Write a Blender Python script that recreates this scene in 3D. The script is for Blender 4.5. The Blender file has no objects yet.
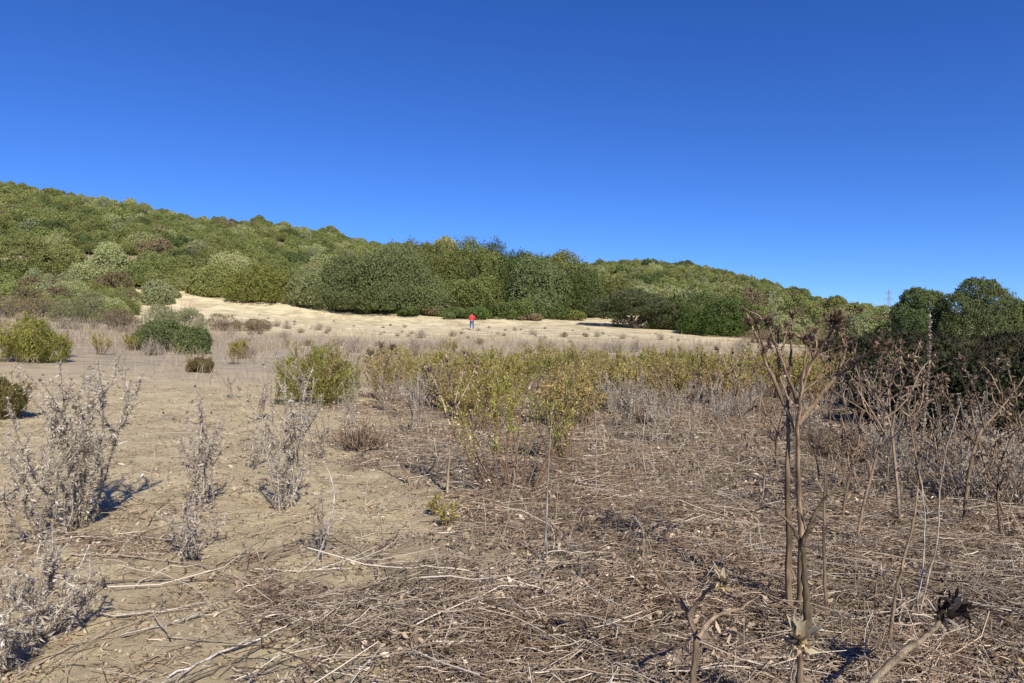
import bpy, math, random
import numpy as np
from mathutils import Vector

R = np.random.default_rng(7)
random.seed(7)
sc = bpy.context.scene
COL = sc.collection
F = 667.0            # focal length in pixels for a 1024 px wide picture
CAM_Z = 1.35
SUN_AZ, SUN_EL = 158.0, 38.0     # azimuth clockwise from +y, degrees

# ------------------------------------------------------------------ noise
def _hash(ix, iy, s):
    n = (ix.astype(np.int64) * 374761393 + iy.astype(np.int64) * 668265263 + s * 974634777) & 0x7fffffff
    n = ((n ^ (n >> 13)) * 1274126177) & 0x7fffffff
    return ((n ^ (n >> 16)) & 0xffff) / 65535.0
def vnoise(x, y, s=0):
    x = np.asarray(x, float); y = np.asarray(y, float)
    ix = np.floor(x); iy = np.floor(y); fx = x - ix; fy = y - iy
    fx = fx * fx * (3 - 2 * fx); fy = fy * fy * (3 - 2 * fy)
    a = _hash(ix, iy, s); b = _hash(ix + 1, iy, s); c = _hash(ix, iy + 1, s); d = _hash(ix + 1, iy + 1, s)
    return (a * (1 - fx) + b * fx) * (1 - fy) + (c * (1 - fx) + d * fx) * fy
def fbm(x, y, s=0, o=4):
    t = 0; a = .5
    for i in range(o):
        t = t + a * vnoise(x * 2 ** i, y * 2 ** i, s + i); a *= .5
    return t
def sstep(a, b, x):
    t = np.clip((x - a) / (b - a), 0, 1); return t * t * (3 - 2 * t)

# ------------------------------------------------------------------ terrain
def zfield(x, y):
    yy = np.clip(y, 0, 110)
    z = 0.00055 * yy ** 2
    xl = np.maximum(-x, 0); xr = np.maximum(x, 0)
    z = z + 0.0018 * xl ** 2 / (1 + (xl / 90) ** 2)
    z = z - 0.0021 * xr ** 2 / (1 + (xr / 40) ** 2)
    return z
_pl = np.array([-400, 0, 60, 130, 200, 250, 300, 370, 440, 512, 580, 640, 720])
_rl = np.array([158, 184, 194, 207, 222, 224, 231, 246, 252, 266, 290, 320, 342])
_pr = np.array([300, 420, 512, 590, 640, 700, 740, 800, 870, 910, 1024, 1400])
_rr = np.array([320, 300, 280, 268, 264, 270, 280, 297, 319, 325, 326, 330])
Y1L, Y1R = 205.0, 320.0
def hill(x, y, px, rows, y0, y1):
    yc = np.maximum(y, 1.0); u = x / yc
    zt = CAM_Z + (341.5 - np.interp(u * F + 512, px, rows)) / F * y1 - 2.2
    amp = np.maximum(zt - zfield(u * y1, np.full_like(yc, y1)), 0)
    t = np.clip((y - y0) / (y1 - y0), 0, 1)
    ramp = 0.55 * t + 0.45 * sstep(0, 1, t)
    ramp = ramp * (1 - 0.75 * sstep(y1 + 10, y1 + 420, y))
    return amp * ramp
def terr(x, y):
    x = np.asarray(x, float); y = np.asarray(y, float)
    z = zfield(x, y)
    h = np.maximum(hill(x, y, _pl, _rl, 74, Y1L), hill(x, y, _pr, _rr, 98, Y1R))
    r = np.hypot(x, y)
    h = h + np.clip(h / 20, 0, 1) * 3.0 * (fbm(x / 45, y / 45, 31, 3) - .45)
    z = z + h + (fbm(x / 6, y / 6, 3, 3) - .45) * .16 * np.clip(r / 8, .15, 1.6)
    return z
def tz(x, y): return float(terr(np.array([x]), np.array([y]))[0])
def litter_mask(x, y):
    yc = np.maximum(y, .8); u = x / yc
    n = fbm(x / 1.1, y / 1.1, 11, 4) - .47
    edge = -0.16 - 0.16 * sstep(5.0, 2.4, y)
    m = sstep(-.15, .13, u - edge + n * .75)
    n2 = fbm(x / .55, y / .55, 57, 3)
    m = np.maximum(m, .9 * sstep(.43, .58, n2) * sstep(5.6, 3.3, y))
    return m * (1 - .85 * sstep(26, 48, y))
def P(px, py, d): return np.array([(px - 512) / F * d, d, CAM_Z + (341.5 - py) / F * d])
def G(px, py, dz=0.0):          # where the sight line through a picture point meets the ground
    dx, dzr = (px - 512) / F, (341.5 - py) / F
    d = 1.0
    while d < 400 and CAM_Z + dzr * d > tz(dx * d, d): d *= 1.02
    a, b = d / 1.02, d
    for _ in range(20):
        m = .5 * (a + b)
        if CAM_Z + dzr * m > tz(dx * m, m): a = m
        else: b = m
    return np.array([dx * b, b, tz(dx * b, b) + dz])

# ------------------------------------------------------------------ mesh builder
class MB:
    def __init__(s): s.v = []; s.q = []; s.c = []; s.n = 0
    def add(s, v, f, c):
        v = np.asarray(v, np.float32).reshape(-1, 3); f = np.asarray(f, np.int64)
        c = np.asarray(c, np.float32)
        if c.ndim == 1: c = np.broadcast_to(c, (len(v), 3))
        s.v.append(v); s.q.append(f + s.n); s.c.append(c); s.n += len(v)
    def tube(s, pts, rad, col, k=6, cap=True):
        pts = np.asarray(pts, float); m = len(pts)
        rad = np.broadcast_to(np.asarray(rad, float), (m,))
        t = np.gradient(pts, axis=0); t /= np.linalg.norm(t, axis=1)[:, None] + 1e-9
        up = np.array([.31, .17, .93]) if abs(t[0][2]) < .8 else np.array([.95, .2, .1])
        n = np.cross(t, up); n /= np.linalg.norm(n, axis=1)[:, None] + 1e-9
        b = np.cross(t, n)
        a = np.arange(k) * 2 * math.pi / k
        ring = pts[:, None] + rad[:, None, None] * (np.cos(a)[None, :, None] * n[:, None] + np.sin(a)[None, :, None] * b[:, None])
        i = np.arange(m - 1)[:, None] * k; j = np.arange(k)[None]; jn = (j + 1) % k
        f = np.stack([i + j, i + jn, i + k + jn, i + k + j], -1).reshape(-1, 4)
        v = ring.reshape(-1, 3)
        col = np.asarray(col, float)
        if k >= 6:
            g = R.uniform(.68, 1.3, k)[None, :] * (1 + .22 * R.normal(size=m))[:, None]
            col = np.vstack([col[None] * np.clip(g, .45, 1.6).reshape(-1, 1)] + ([col[None]] if cap else []))
        if cap:
            v = np.vstack([v, pts[-1:] + t[-1:] * rad[-1]])
            e = (m - 1) * k; j = np.arange(k)
            f = np.vstack([f, np.stack([e + j, e + (j + 1) % k, np.full(k, m * k), np.full(k, m * k)], -1)])
        s.add(v, f, col)
    def tubes(s, paths, rad, col, k=3):
        """paths (N,M,3), rad (N,M), col (N,3)"""
        N, M, _ = paths.shape
        t = np.gradient(paths, axis=1); t /= np.linalg.norm(t, axis=2, keepdims=True) + 1e-9
        up = np.where(np.abs(t[:, :1, 2:3]) > .8, np.array([.95, .2, .1]), np.array([.2, .3, .93]))
        n = np.cross(t, np.broadcast_to(up, t.shape)); n /= np.linalg.norm(n, axis=2, keepdims=True) + 1e-9
        b = np.cross(t, n); a = np.arange(k) * 2 * math.pi / k
        ring = paths[:, :, None] + rad[:, :, None, None] * (np.cos(a)[None, None, :, None] * n[:, :, None] + np.sin(a)[None, None, :, None] * b[:, :, None])
        i = np.arange(M - 1)[:, None] * k; j = np.arange(k)[None]; jn = (j + 1) % k
        f = np.stack([i + j, i + jn, i + k + jn, i + k + j], -1).reshape(-1, 4)
        f = (f[None] + (np.arange(N) * M * k)[:, None, None]).reshape(-1, 4)
        s.add(ring.reshape(-1, 3), f, np.repeat(col, M * k, 0))
    def leaves(s, c, d, nrm, L, W, col):
        """diamond leaves: centre base c (N,3), direction d, normal nrm, length, width"""
        d = d / (np.linalg.norm(d, axis=1, keepdims=True) + 1e-9)
        sd = np.cross(d, nrm); sd /= np.linalg.norm(sd, axis=1, keepdims=True) + 1e-9
        L = L[:, None]; W = W[:, None]
        v = np.stack([c, c + d * L * .45 + sd * W * .5, c + d * L, c + d * L * .45 - sd * W * .5], 1)
        N = len(c); f = np.arange(4 * N).reshape(N, 4)
        s.add(v.reshape(-1, 3), f, np.repeat(col, 4, 0))
    def flaps(s, c, d, nrm, L, W, curl, col):
        """curled pointed dry leaves, two bends"""
        d = d / (np.linalg.norm(d, axis=1, keepdims=True) + 1e-9)
        sd = np.cross(d, nrm); sd /= np.linalg.norm(sd, axis=1, keepdims=True) + 1e-9
        n = np.cross(sd, d)
        L = L[:, None]; W = W[:, None]; curl = curl[:, None]
        p1 = c + d * L * .45 + n * curl * L * .25; p2 = c + d * L * (1 - .3 * np.abs(curl)) + n * curl * L * .8
        v = np.stack([c - sd * W * .3, c + sd * W * .3, p1 + sd * W * .5 + n * W * .25, p1 - sd * W * .5 + n * W * .25, p2], 1)
        N = len(c); b = np.arange(N)[:, None] * 5
        f = np.concatenate([b + np.array([[0, 1, 2, 3]]), b + np.array([[3, 2, 4, 4]])], 0)
        s.add(v.reshape(-1, 3), f, np.repeat(col, 5, 0))
    def mesh(s, name, mats, smooth=False):
        v = np.vstack(s.v); q = np.vstack(s.q); c = np.vstack(s.c)
        tri = q[:, 2] == q[:, 3]
        me = bpy.data.meshes.new(name)
        tot = np.where(tri, 3, 4)
        keep = np.ones(q.shape, bool); keep[tri, 3] = False
        loops = q[keep]
        me.vertices.add(len(v)); me.vertices.foreach_set('co', v.ravel())
        me.loops.add(len(loops)); me.loops.foreach_set('vertex_index', loops.astype(np.int32))
        me.polygons.add(len(q))
        st = np.concatenate([[0], np.cumsum(tot)[:-1]]).astype(np.int32)
        me.polygons.foreach_set('loop_start', st)
        me.polygons.foreach_set('loop_total', tot.astype(np.int32))
        if smooth: me.polygons.foreach_set('use_smooth', np.ones(len(q), bool))
        at = me.attributes.new('Col', 'FLOAT_COLOR', 'POINT')
        at.data.foreach_set('color', np.hstack([c, np.ones((len(c), 1))]).astype(np.float32).ravel())
        me.update(calc_edges=True); me.validate()
        for m in (mats if isinstance(mats, (list, tuple)) else [mats]): me.materials.append(m)
        return me
    def obj(s, name, mat, parent=None, smooth=False):
        return link(name, s.mesh(name, mat, smooth), parent)

def link(name, data, parent=None):
    o = bpy.data.objects.new(name, data); COL.objects.link(o)
    if parent: o.parent = parent
    return o
def tag(o, label, cat, group=None, kind=None):
    o['label'] = label
    if cat: o['category'] = cat
    if group: o['group'] = group
    if kind: o['kind'] = kind
    return o
def empty(name, loc=(0, 0, 0), rz=0.0, scale=1.0):
    o = link(name, None); o.location = [float(a) for a in loc]; o.rotation_euler = (0, 0, rz)
    o.scale = (scale,) * 3 if np.isscalar(scale) else tuple(scale); o.empty_display_size = .1
    return o
def copy_tree(o, parent=None):
    c = o.copy(); COL.objects.link(c)
    if parent: c.parent = parent
    for ch in [k for k in KIDS.get(o.name, [])]:
        copy_tree(ch, c)
    return c
KIDS = {}
def family(root):          # remember a prototype's children before copying it
    for ch in root.children:
        KIDS.setdefault(root.name, []).append(ch); family(ch)
def place(o, loc, rz=0.0, s=1.0, tilt=(0, 0)):
    o.location = [float(a) for a in loc]; o.rotation_euler = (tilt[0], tilt[1], rz)
    o.scale = (s,) * 3 if np.isscalar(s) else tuple(s)
    return o
_proto_used = set()
def spawn(proto, *a, **k):
    if proto.name not in _proto_used:
        _proto_used.add(proto.name); return place(proto, *a, **k)
    return place(copy_tree(proto), *a, **k)
def unit(n, rng=None):
    v = (rng or R).normal(size=(n, 3)); return v / np.linalg.norm(v, axis=1, keepdims=True)

# ------------------------------------------------------------------ materials
def plant_mat(name, rough=.75, trans=.25, var=.18, hue=.02, spec=.25, noise=0.0, nscale=3.0):
    m = bpy.data.materials.new(name); m.use_nodes = True
    nt = m.node_tree; nt.nodes.clear(); N = nt.nodes.new; Lk = nt.links.new
    out = N('ShaderNodeOutputMaterial'); at = N('ShaderNodeAttribute'); at.attribute_name = 'Col'
    oi = N('ShaderNodeObjectInfo'); hs = N('ShaderNodeHueSaturation')
    mv = N('ShaderNodeMapRange'); mv.inputs['To Min'].default_value = 1 - var; mv.inputs['To Max'].default_value = 1 + var
    Lk(oi.outputs['Random'], mv.inputs['Value'])
    mm = N('ShaderNodeMath'); mm.operation = 'MULTIPLY'; mm.inputs[1].default_value = 7.31
    fr = N('ShaderNodeMath'); fr.operation = 'FRACT'
    Lk(oi.outputs['Random'], mm.inputs[0]); Lk(mm.outputs[0], fr.inputs[0])
    mh = N('ShaderNodeMapRange'); mh.inputs['To Min'].default_value = .5 - hue; mh.inputs['To Max'].default_value = .5 + hue
    Lk(fr.outputs[0], mh.inputs['Value'])
    Lk(mh.outputs[0], hs.inputs['Hue']); Lk(at.outputs['Color'], hs.inputs['Color'])
    val = mv.outputs[0]
    if noise:
        tc = N('ShaderNodeTexCoord'); ns = N('ShaderNodeTexNoise'); ns.inputs['Scale'].default_value = nscale
        ns.inputs['Detail'].default_value = 3
        mp = N('ShaderNodeMapping'); mp.inputs['Scale'].default_value = (6, 6, .5) if 'stem' in name else (1, 1, 1)
        Lk(tc.outputs['Object'], mp.inputs[0]); Lk(mp.outputs[0], ns.inputs['Vector'])
        mr = N('ShaderNodeMapRange'); mr.inputs['From Min'].default_value = .3; mr.inputs['From Max'].default_value = .7
        mr.inputs['To Min'].default_value = 1 - noise; mr.inputs['To Max'].default_value = 1 + noise
        Lk(ns.outputs['Fac'], mr.inputs['Value'])
        mu = N('ShaderNodeMath'); mu.operation = 'MULTIPLY'; Lk(val, mu.inputs[0]); Lk(mr.outputs[0], mu.inputs[1]); val = mu.outputs[0]
    Lk(val, hs.inputs['Value'])
    b = N('ShaderNodeBsdfPrincipled'); b.inputs['Roughness'].default_value = rough
    b.inputs['Specular IOR Level'].default_value = spec
    Lk(hs.outputs[0], b.inputs['Base Color'])
    if trans:
        t = N('ShaderNodeBsdfTranslucent'); Lk(hs.outputs[0], t.inputs['Color'])
        mx = N('ShaderNodeMixShader'); mx.inputs[0].default_value = trans
        Lk(b.outputs[0], mx.inputs[1]); Lk(t.outputs[0], mx.inputs[2]); Lk(mx.outputs[0], out.inputs['Surface'])
    else: Lk(b.outputs[0], out.inputs['Surface'])
    return m
M_LEAF = plant_mat('scrub_leaf', .7, .2, .16, .010, .15)
M_NEAR = plant_mat('herb_leaf', .6, .28, .12, .012, .3)
M_BARK = plant_mat('bark', .9, 0, .1, .005, .1, .35, 6)
M_DRY = plant_mat('dry_leaf', .8, .18, .1, .008, .2)
M_STEM = plant_mat('dry_stem', .85, 0, .12, .008, .15, .42, 22)
M_LIT = plant_mat('litter', .9, .08, 0, 0, .1)

def solid(name, col, rough=.6, metal=0.0):
    m = bpy.data.materials.new(name); m.use_nodes = True
    nt = m.node_tree; b = nt.nodes['Principled BSDF']
    b.inputs['Roughness'].default_value = rough; b.inputs['Metallic'].default_value = metal
    ns = nt.nodes.new('ShaderNodeTexNoise'); ns.inputs['Scale'].default_value = 9
    mx = nt.nodes.new('ShaderNodeMix'); mx.data_type = 'RGBA'
    mx.inputs[6].default_value = tuple(c * .85 for c in col) + (1,); mx.inputs[7].default_value = tuple(min(c * 1.12, 1) for c in col) + (1,)
    nt.links.new(ns.outputs['Fac'], mx.inputs[0]); nt.links.new(mx.outputs[2], b.inputs['Base Color'])
    return m

# ------------------------------------------------------------------ ground sheet
def build_ground():
    rr = [0.0]
    r = .5
    while r < 9: rr.append(r); r *= 1.0085
    while r < 130: rr.append(r); r *= 1.014
    while r < 4200: rr.append(r); r *= 1.03
    rr = np.array(rr[1:])
    half = math.radians(54)
    th = np.concatenate([np.linspace(-half, half, 760), np.linspace(half, 2 * math.pi - half, 60)[1:-1]])
    nt_, nr = len(th), len(rr)
    RR, TH = np.meshgrid(rr, th, indexing='ij')
    X = RR * np.sin(TH); Y = RR * np.cos(TH)
    Z = terr(X, Y)
    near = 1 - sstep(10, 26, RR)
    m = litter_mask(X, Y)
    Z = Z + near * ((fbm(X / .22, Y / .22, 21, 4) - .47) * .045 + (fbm(X / .05, Y / .05, 41, 3) - .45) * .022 * (.5 + m))
    Z = np.where(RR < 1.2, terr(X, Y), Z)
    v = np.stack([X, Y, Z], -1).reshape(-1, 3)
    i = np.arange(nr - 1)[:, None] * nt_; j = np.arange(nt_)[None]; jn = (j + 1) % nt_
    f = np.stack([i + j, i + nt_ + j, i + nt_ + jn, i + jn], -1).reshape(-1, 4)
    c0 = len(v); v = np.vstack([v, [[0, 0, tz(0, 0)]]])
    f = np.vstack([f, np.stack([np.full(nt_, c0), j[0], jn[0], jn[0]], -1)])
    hillm = sstep(.6, 5, np.maximum(hill(X, Y, _pl, _rl, 74, Y1L), hill(X, Y, _pr, _rr, 98, Y1R)))
    # a sandy break in the scrub (bare soil patches of their own shape)
    far_dry = sstep(14, 24, Y) * (1 - sstep(46, 56, Y + 6 * fbm(X / 9, Y / 9, 5, 3)))
    col = np.stack([m, hillm, far_dry], -1).reshape(-1, 3)
    col = np.vstack([col, [[.8, 0, 0]]])
    mb = MB(); mb.add(v, f, col)
    mat = bpy.data.materials.new('soil'); mat.use_nodes = True
    nt = mat.node_tree; N = nt.nodes.new; L = nt.links.new; b = nt.nodes['Principled BSDF']
    b.inputs['Roughness'].default_value = .95; b.inputs['Specular IOR Level'].default_value = .1
    geo = N('ShaderNodeNewGeometry'); at = N('ShaderNodeAttribute'); at.attribute_name = 'Col'
    sp = N('ShaderNodeSeparateColor'); L(at.outputs['Color'], sp.inputs[0])
    def noise(scale, det=6, rough=.6):
        n = N('ShaderNodeTexNoise'); n.inputs['Scale'].default_value = scale; n.inputs['Detail'].default_value = det
        n.inputs['Roughness'].default_value = rough; L(geo.outputs['Position'], n.inputs['Vector']); return n.outputs['Fac']
    def mix(f, a, bb):
        x = N('ShaderNodeMix'); x.data_type = 'RGBA'
        if isinstance(f, float): x.inputs[0].default_value = f
        else: L(f, x.inputs[0])
        for k, s_ in ((6, a), (7, bb)):
            if isinstance(s_, tuple): x.inputs[k].default_value = s_ + (1,)
            else: L(s_, x.inputs[k])
        return x.outputs[2]
    def ramp(f, a, bb):
        x = N('ShaderNodeMapRange'); x.interpolation_type = 'SMOOTHSTEP'
        x.inputs['From Min'].default_value = a; x.inputs['From Max'].default_value = bb; L(f, x.inputs['Value']); return x.outputs[0]
    sand = mix(ramp(noise(1.7), .35, .68), (.51, .42, .245), (.65, .55, .34))
    sand = mix(ramp(noise(28, 5, .7), .3, .75), sand, (.34, .265, .155))
    sand = mix(ramp(noise(160, 3, .7), .5, .8), sand, (.60, .51, .36))
    lit = mix(ramp(noise(9, 6, .7), .35, .65), (.10, .074, .052), (.27, .215, .155))
    dry = mix(ramp(noise(1.2, 8, .75), .38, .62), (.27, .225, .175), (.40, .325, .225))
    hl = mix(ramp(noise(.35, 8, .7), .4, .6), (.13, .12, .06), (.24, .19, .115))
    sx = N('ShaderNodeSeparateXYZ'); L(geo.outputs['Position'], sx.inputs[0])
    straw = mix(ramp(noise(.45, 9, .8), .38, .60), (.40, .325, .195), (.68, .585, .375))
    sand = mix(ramp(noise(.9, 7, .72), .46, .62), sand, (.38, .31, .19))
    sand = mix(ramp(sx.outputs[1], 44, 60), sand, straw)
    c = mix(sp.outputs[0], sand, lit); c = mix(sp.outputs[2], c, dry); c = mix(sp.outputs[1], c, hl)
    L(c, b.inputs['Base Color'])
    bp = N('ShaderNodeBump'); bp.inputs['Strength'].default_value = .7; bp.inputs['Distance'].default_value = .02
    L(noise(70, 6, .75), bp.inputs['Height']); L(bp.outputs[0], b.inputs['Normal'])
    o = mb.obj('ground', mat, smooth=True)
    tag(o, 'dry sandy field rising to scrub covered hills', None, kind='structure')
build_ground()

# ------------------------------------------------------------------ scrub and tree crowns
GREENS = {   # linear base colours
    'olive': ((.125, .145, .050), (.200, .205, .078)),
    'pale': ((.205, .220, .105), (.29, .285, .145)),
    'grey': ((.145, .165, .085), (.220, .228, .128)),
    'dark': ((.070, .092, .036), (.120, .138, .054)),
    'bright': ((.100, .135, .040), (.165, .185, .060)),
    'yellow': ((.140, .140, .040), (.205, .195, .065)),
    'brown': ((.13, .10, .06), (.20, .16, .10)),
}
def crown_geo(mb, rng, lobes, n, leaf, tone, cut=.82, aspect=.8, sag=0.0):
    """leaf sprays spread through the outer shell of overlapping lobes (cx,cy,cz,rx,ry,rz)"""
    lobes = np.asarray(lobes, float)
    a, b = np.array(GREENS[tone][0]), np.array(GREENS[tone][1])
    area = (lobes[:, 3] * lobes[:, 5]); pick = rng.choice(len(lobes), n, p=area / area.sum())
    d = unit(n, rng); d[:, 2] = np.where(d[:, 2] < -.75, -d[:, 2], d[:, 2])
    rad = rng.uniform(.70, 1.05, n) ** .6
    # clumps: sprays that stick out and pockets that sink in
    cl = .5 + .5 * np.sin(d[:, 0] * 7 + pick * 1.7) * np.sin(d[:, 1] * 7.3 + pick * 2.1) * np.cos(d[:, 2] * 6.1 + pick)
    rad *= (.82 + .24 * cl) * (.86 + .30 * vnoise(d[:, 0] * 5 + pick * 3.1, d[:, 1] * 5 + d[:, 2] * 4.3, 5)) * (.94 + .16 * vnoise(d[:, 0] * 13 + pick, d[:, 1] * 13 + d[:, 2] * 11, 6))
    rad = np.where(rng.random(n) < .05, rad * rng.uniform(1.03, 1.18, n), rad)
    p = lobes[pick, :3] + d * lobes[pick, 3:] * rad[:, None]
    keep = p[:, 2] > -.1
    for k in range(len(lobes)):
        q = (p - lobes[k, :3]) / lobes[k, 3:]
        keep &= ~((np.linalg.norm(q, axis=1) < .66) & (pick != k))
    keep &= rng.random(n) < (.55 + .45 * cl)
    p, d, pick, cl = p[keep], d[keep], pick[keep], cl[keep]; m = len(p)
    dirs = d * .7 + unit(m, rng) * .8 + np.array([0, 0, .35 - sag]); nr = d * 1.5 + unit(m, rng) * .65
    t = np.clip(rng.normal(.45, .17, m) + (rng.random(len(lobes)) - .5)[pick] * .5, 0, 1)[:, None]
    L = leaf * rng.uniform(.6, 1.5, m)
    mb.leaves(p - dirs * .2 * leaf, dirs, nr, L, L * aspect * rng.uniform(.7, 1.2, m), (a * (1 - t) + b * t) * np.array((1.36, 1.36, 1.20)))
def dome_lobes(rng, n, rx, rz, base=.15, lo=.38, hi=.6):
    out = []
    for i in range(n):
        an = rng.uniform(0, 2 * math.pi); q = math.sqrt(rng.random()) * .72
        h = (1 - q ** 2) ** .5
        k = rng.uniform(lo, hi)
        z = rz * (base + rng.uniform(.1, .62) * h)
        out.append((math.cos(an) * q * rx, math.sin(an) * q * rx, z, rx * k, rx * k, rz * k * .85))
    return out
def limbs(mb, rng, h, r, n, reach, col=(.10, .075, .05), lean=.0, k=6):
    top = []
    base = np.array([0, 0, -.15])
    main = np.array([base, [lean * .1 * h, 0, h * .25], [lean * .3 * h, .03 * h, h * .55]])
    mb.tube(main, [r, r * .8, r * .6], col, k + 2)
    for i in range(n):
        a = i * 2 * math.pi / n + rng.uniform(-.4, .4); s = main[1] * (1 - rng.uniform(0, .9)) + main[2] * rng.uniform(.1, 1)
        s = main[1] + (main[2] - main[1]) * rng.random()
        e = np.array([math.cos(a) * reach * rng.uniform(.6, 1), math.sin(a) * reach * rng.uniform(.6, 1), h * rng.uniform(.7, 1)])
        mid = (s + e) / 2 + np.array([0, 0, -.06 * h]) + rng.normal(size=3) * .04 * h
        mb.tube([s, mid, e], [r * .45, r * .3, r * .1], col, k)
        for _ in range(2):
            e2 = mid + rng.normal(size=3) * .22 * reach + np.array([0, 0, .2 * h]); mb.tube([mid, (mid + e2) / 2 + rng.normal(size=3) * .03 * h, e2], [r * .22, r * .15, r * .05], col, 4)

# hillside shrubs: one mesh each, unit radius about 1 m (2 m wide, about 1.4 m tall)
SHRUB = []
tones = ['olive', 'olive', 'pale', 'grey', 'dark', 'bright', 'olive', 'pale', 'yellow', 'brown']
for i, tn in enumerate(tones):
    rng = np.random.default_rng(100 + i); mb = MB()
    n_l = int(rng.integers(6, 11))
    crown_geo(mb, rng, dome_lobes(rng, n_l, 1.0, 1.35, .05, .34, .55), 24000 if tn != 'brown' else 9000, .058, tn)
    for k in range(9):
        a = rng.uniform(0, 6.28); e = np.array([math.cos(a) * .6, math.sin(a) * .6, rng.uniform(.5, .95)])
        mb.tube([[0, 0, -.1], e * .5 + rng.normal(size=3) * .06, e], [.035, .025, .008], (.11, .085, .06), 4)
    SHRUB.append((tn, mb.mesh('maquis_shrub', M_LEAF)))
TONEWORD = {'olive': 'olive-green', 'pale': 'pale grey-green', 'grey': 'silvery green', 'dark': 'dark green', 'bright': 'fresh green', 'yellow': 'yellowish', 'brown': 'brown dry'}

def scatter_shrubs():
    pts = []
    def fill(n, ylo, yhi, ulo, uhi, rlo, rhi, cond):
        y = np.sqrt(R.uniform(ylo ** 2, yhi ** 2, n)); u = R.uniform(ulo, uhi, n); x = u * y
        hl = hill(x, y, _pl, _rl, 74, Y1L); hr = hill(x, y, _pr, _rr, 98, Y1R)
        r = R.uniform(rlo, rhi, n) * (1 + .35 * (R.random(n) < .12))
        ok = cond(x, y, u, hl, hr)
        for a, b, c in zip(x[ok], y[ok], r[ok]): pts.append((a, b, c))
    gap = lambda x, y: fbm(x / 16, y / 16, 77, 3)
    fill(70000, 73, Y1L + 14, -1.15, .3, 1.2, 2.8, lambda x, y, u, hl, hr: (hl > hr) & (hl > .02) & (gap(x, y) > .27) & ((u < -.25) | (y > 90)))
    fill(700, 50, 80, -1.0, -.47, .7, 1.5, lambda x, y, u, hl, hr: gap(x / .3, y / .3) > .33)
    fill(1500, 62, 110, .385, .62, 1.2, 2.2, lambda x, y, u, hl, hr: gap(x, y) > .2)
    fill(40000, 100, Y1R + 20, -.25, 1.2, 1.9, 3.6, lambda x, y, u, hl, hr: (hr >= hl) & (hr > .8) & (gap(x, y) > .27))
    # thin by spacing with a hash grid
    cell = 4.0; grid = {}; out = []
    for a, b, c in pts:
        # sandy break in the left scrub
        uu = a / b * F + 512
        if 128 < uu < 160 and b < 88: continue
        if 255 < uu < 300 and 128 < b < 150: continue
        if 585 < uu < 675 and b < 108: continue
        if 165 < uu < 345 and b < 85: continue
        if c > 2.4 and R.random() < .3: continue
        k = (int(a // cell), int(b // cell)); ok = True
        for i in (-1, 0, 1):
            for j in (-1, 0, 1):
                for (x, y, r) in grid.get((k[0] + i, k[1] + j), ()):
                    if (x - a) ** 2 + (y - b) ** 2 < (.50 * (r + c)) ** 2: ok = False; break
        if ok: grid.setdefault(k, []).append((a, b, c)); out.append((a, b, c))
    return out
shr = scatter_shrubs()
shr.sort(key=lambda t: t[1] / t[2])
inview = [s for s in shr if abs(s[0] / s[1]) < .80]
# 260 that show largest are things of their own, the rest one mass per hill
def in_front(s):
    px = s[0] / s[1] * F + 512
    return not (345 < px < 600 and s[1] > 82 and CAM_Z - 0 < 99 and s[1] < 140)
big = [s for s in inview if in_front(s)][:255]; bigset = set(big)
rest = [s for s in shr if s not in bigset]
FIRST = {}
wlow = np.array([.12, .06, .16, .24, .03, .0, .06, .12, .05, .16])
ZONES = [(0, 'rising to the skyline'),]
weights = np.array([.26, .17, .09, .07, .14, .03, .14, .05, .02, .03])
ORD = ['first', 'second', 'third', 'fourth', 'fifth', 'sixth', 'seventh', 'eighth', 'ninth', 'tenth', 'eleventh', 'twelfth']
foot = sorted([s for s in big if s[1] < 84 and s[0] < -8], key=lambda s: s[0] / s[1])
foot_rank = {}
for (x, y, r) in big:
    i = int(R.choice(len(SHRUB), p=weights if y > 80 else wlow)); tn, me = SHRUB[i]
    o = link('maquis_shrub', me)
    s = r * R.uniform(.9, 1.1)
    place(o, (x, y, tz(x, y) - .15 * r), R.uniform(0, 6.28), (s, s, s * R.uniform(.8, 1.15)))
    FIRST.setdefault(i, o)
    px = x / y * F + 512
    side = 'left' if hill(np.array([x]), np.array([y]), _pl, _rl, 74, Y1L)[0] >= hill(np.array([x]), np.array([y]), _pr, _rr, 98, Y1R)[0] else 'right'
    size = 'big' if r > 2.9 else ('small' if r < 2.0 else 'mid-sized')
    if side == 'left':
        where = 'on the field below the left hill' if y < 73 else 'along the foot of the left hill' if y < 84 else ('low on the left hill' if y < 105 else 'halfway up the left hill')
        where += (', near frame edge' if px < 90 else ', above the sandy gap' if px < 220 else ', left of the tall grove' if px < 350 else ', behind the tall grove')
    else:
        where = 'low on the right hill' + (', behind the grove' if px < 600 else ', behind the lone olive' if px < 690 else ', right of the rounded tree')
    tag(o, f'{size} {TONEWORD[tn]} shrub {where}', 'shrub', 'maquis shrubs on the hillsides')

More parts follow.
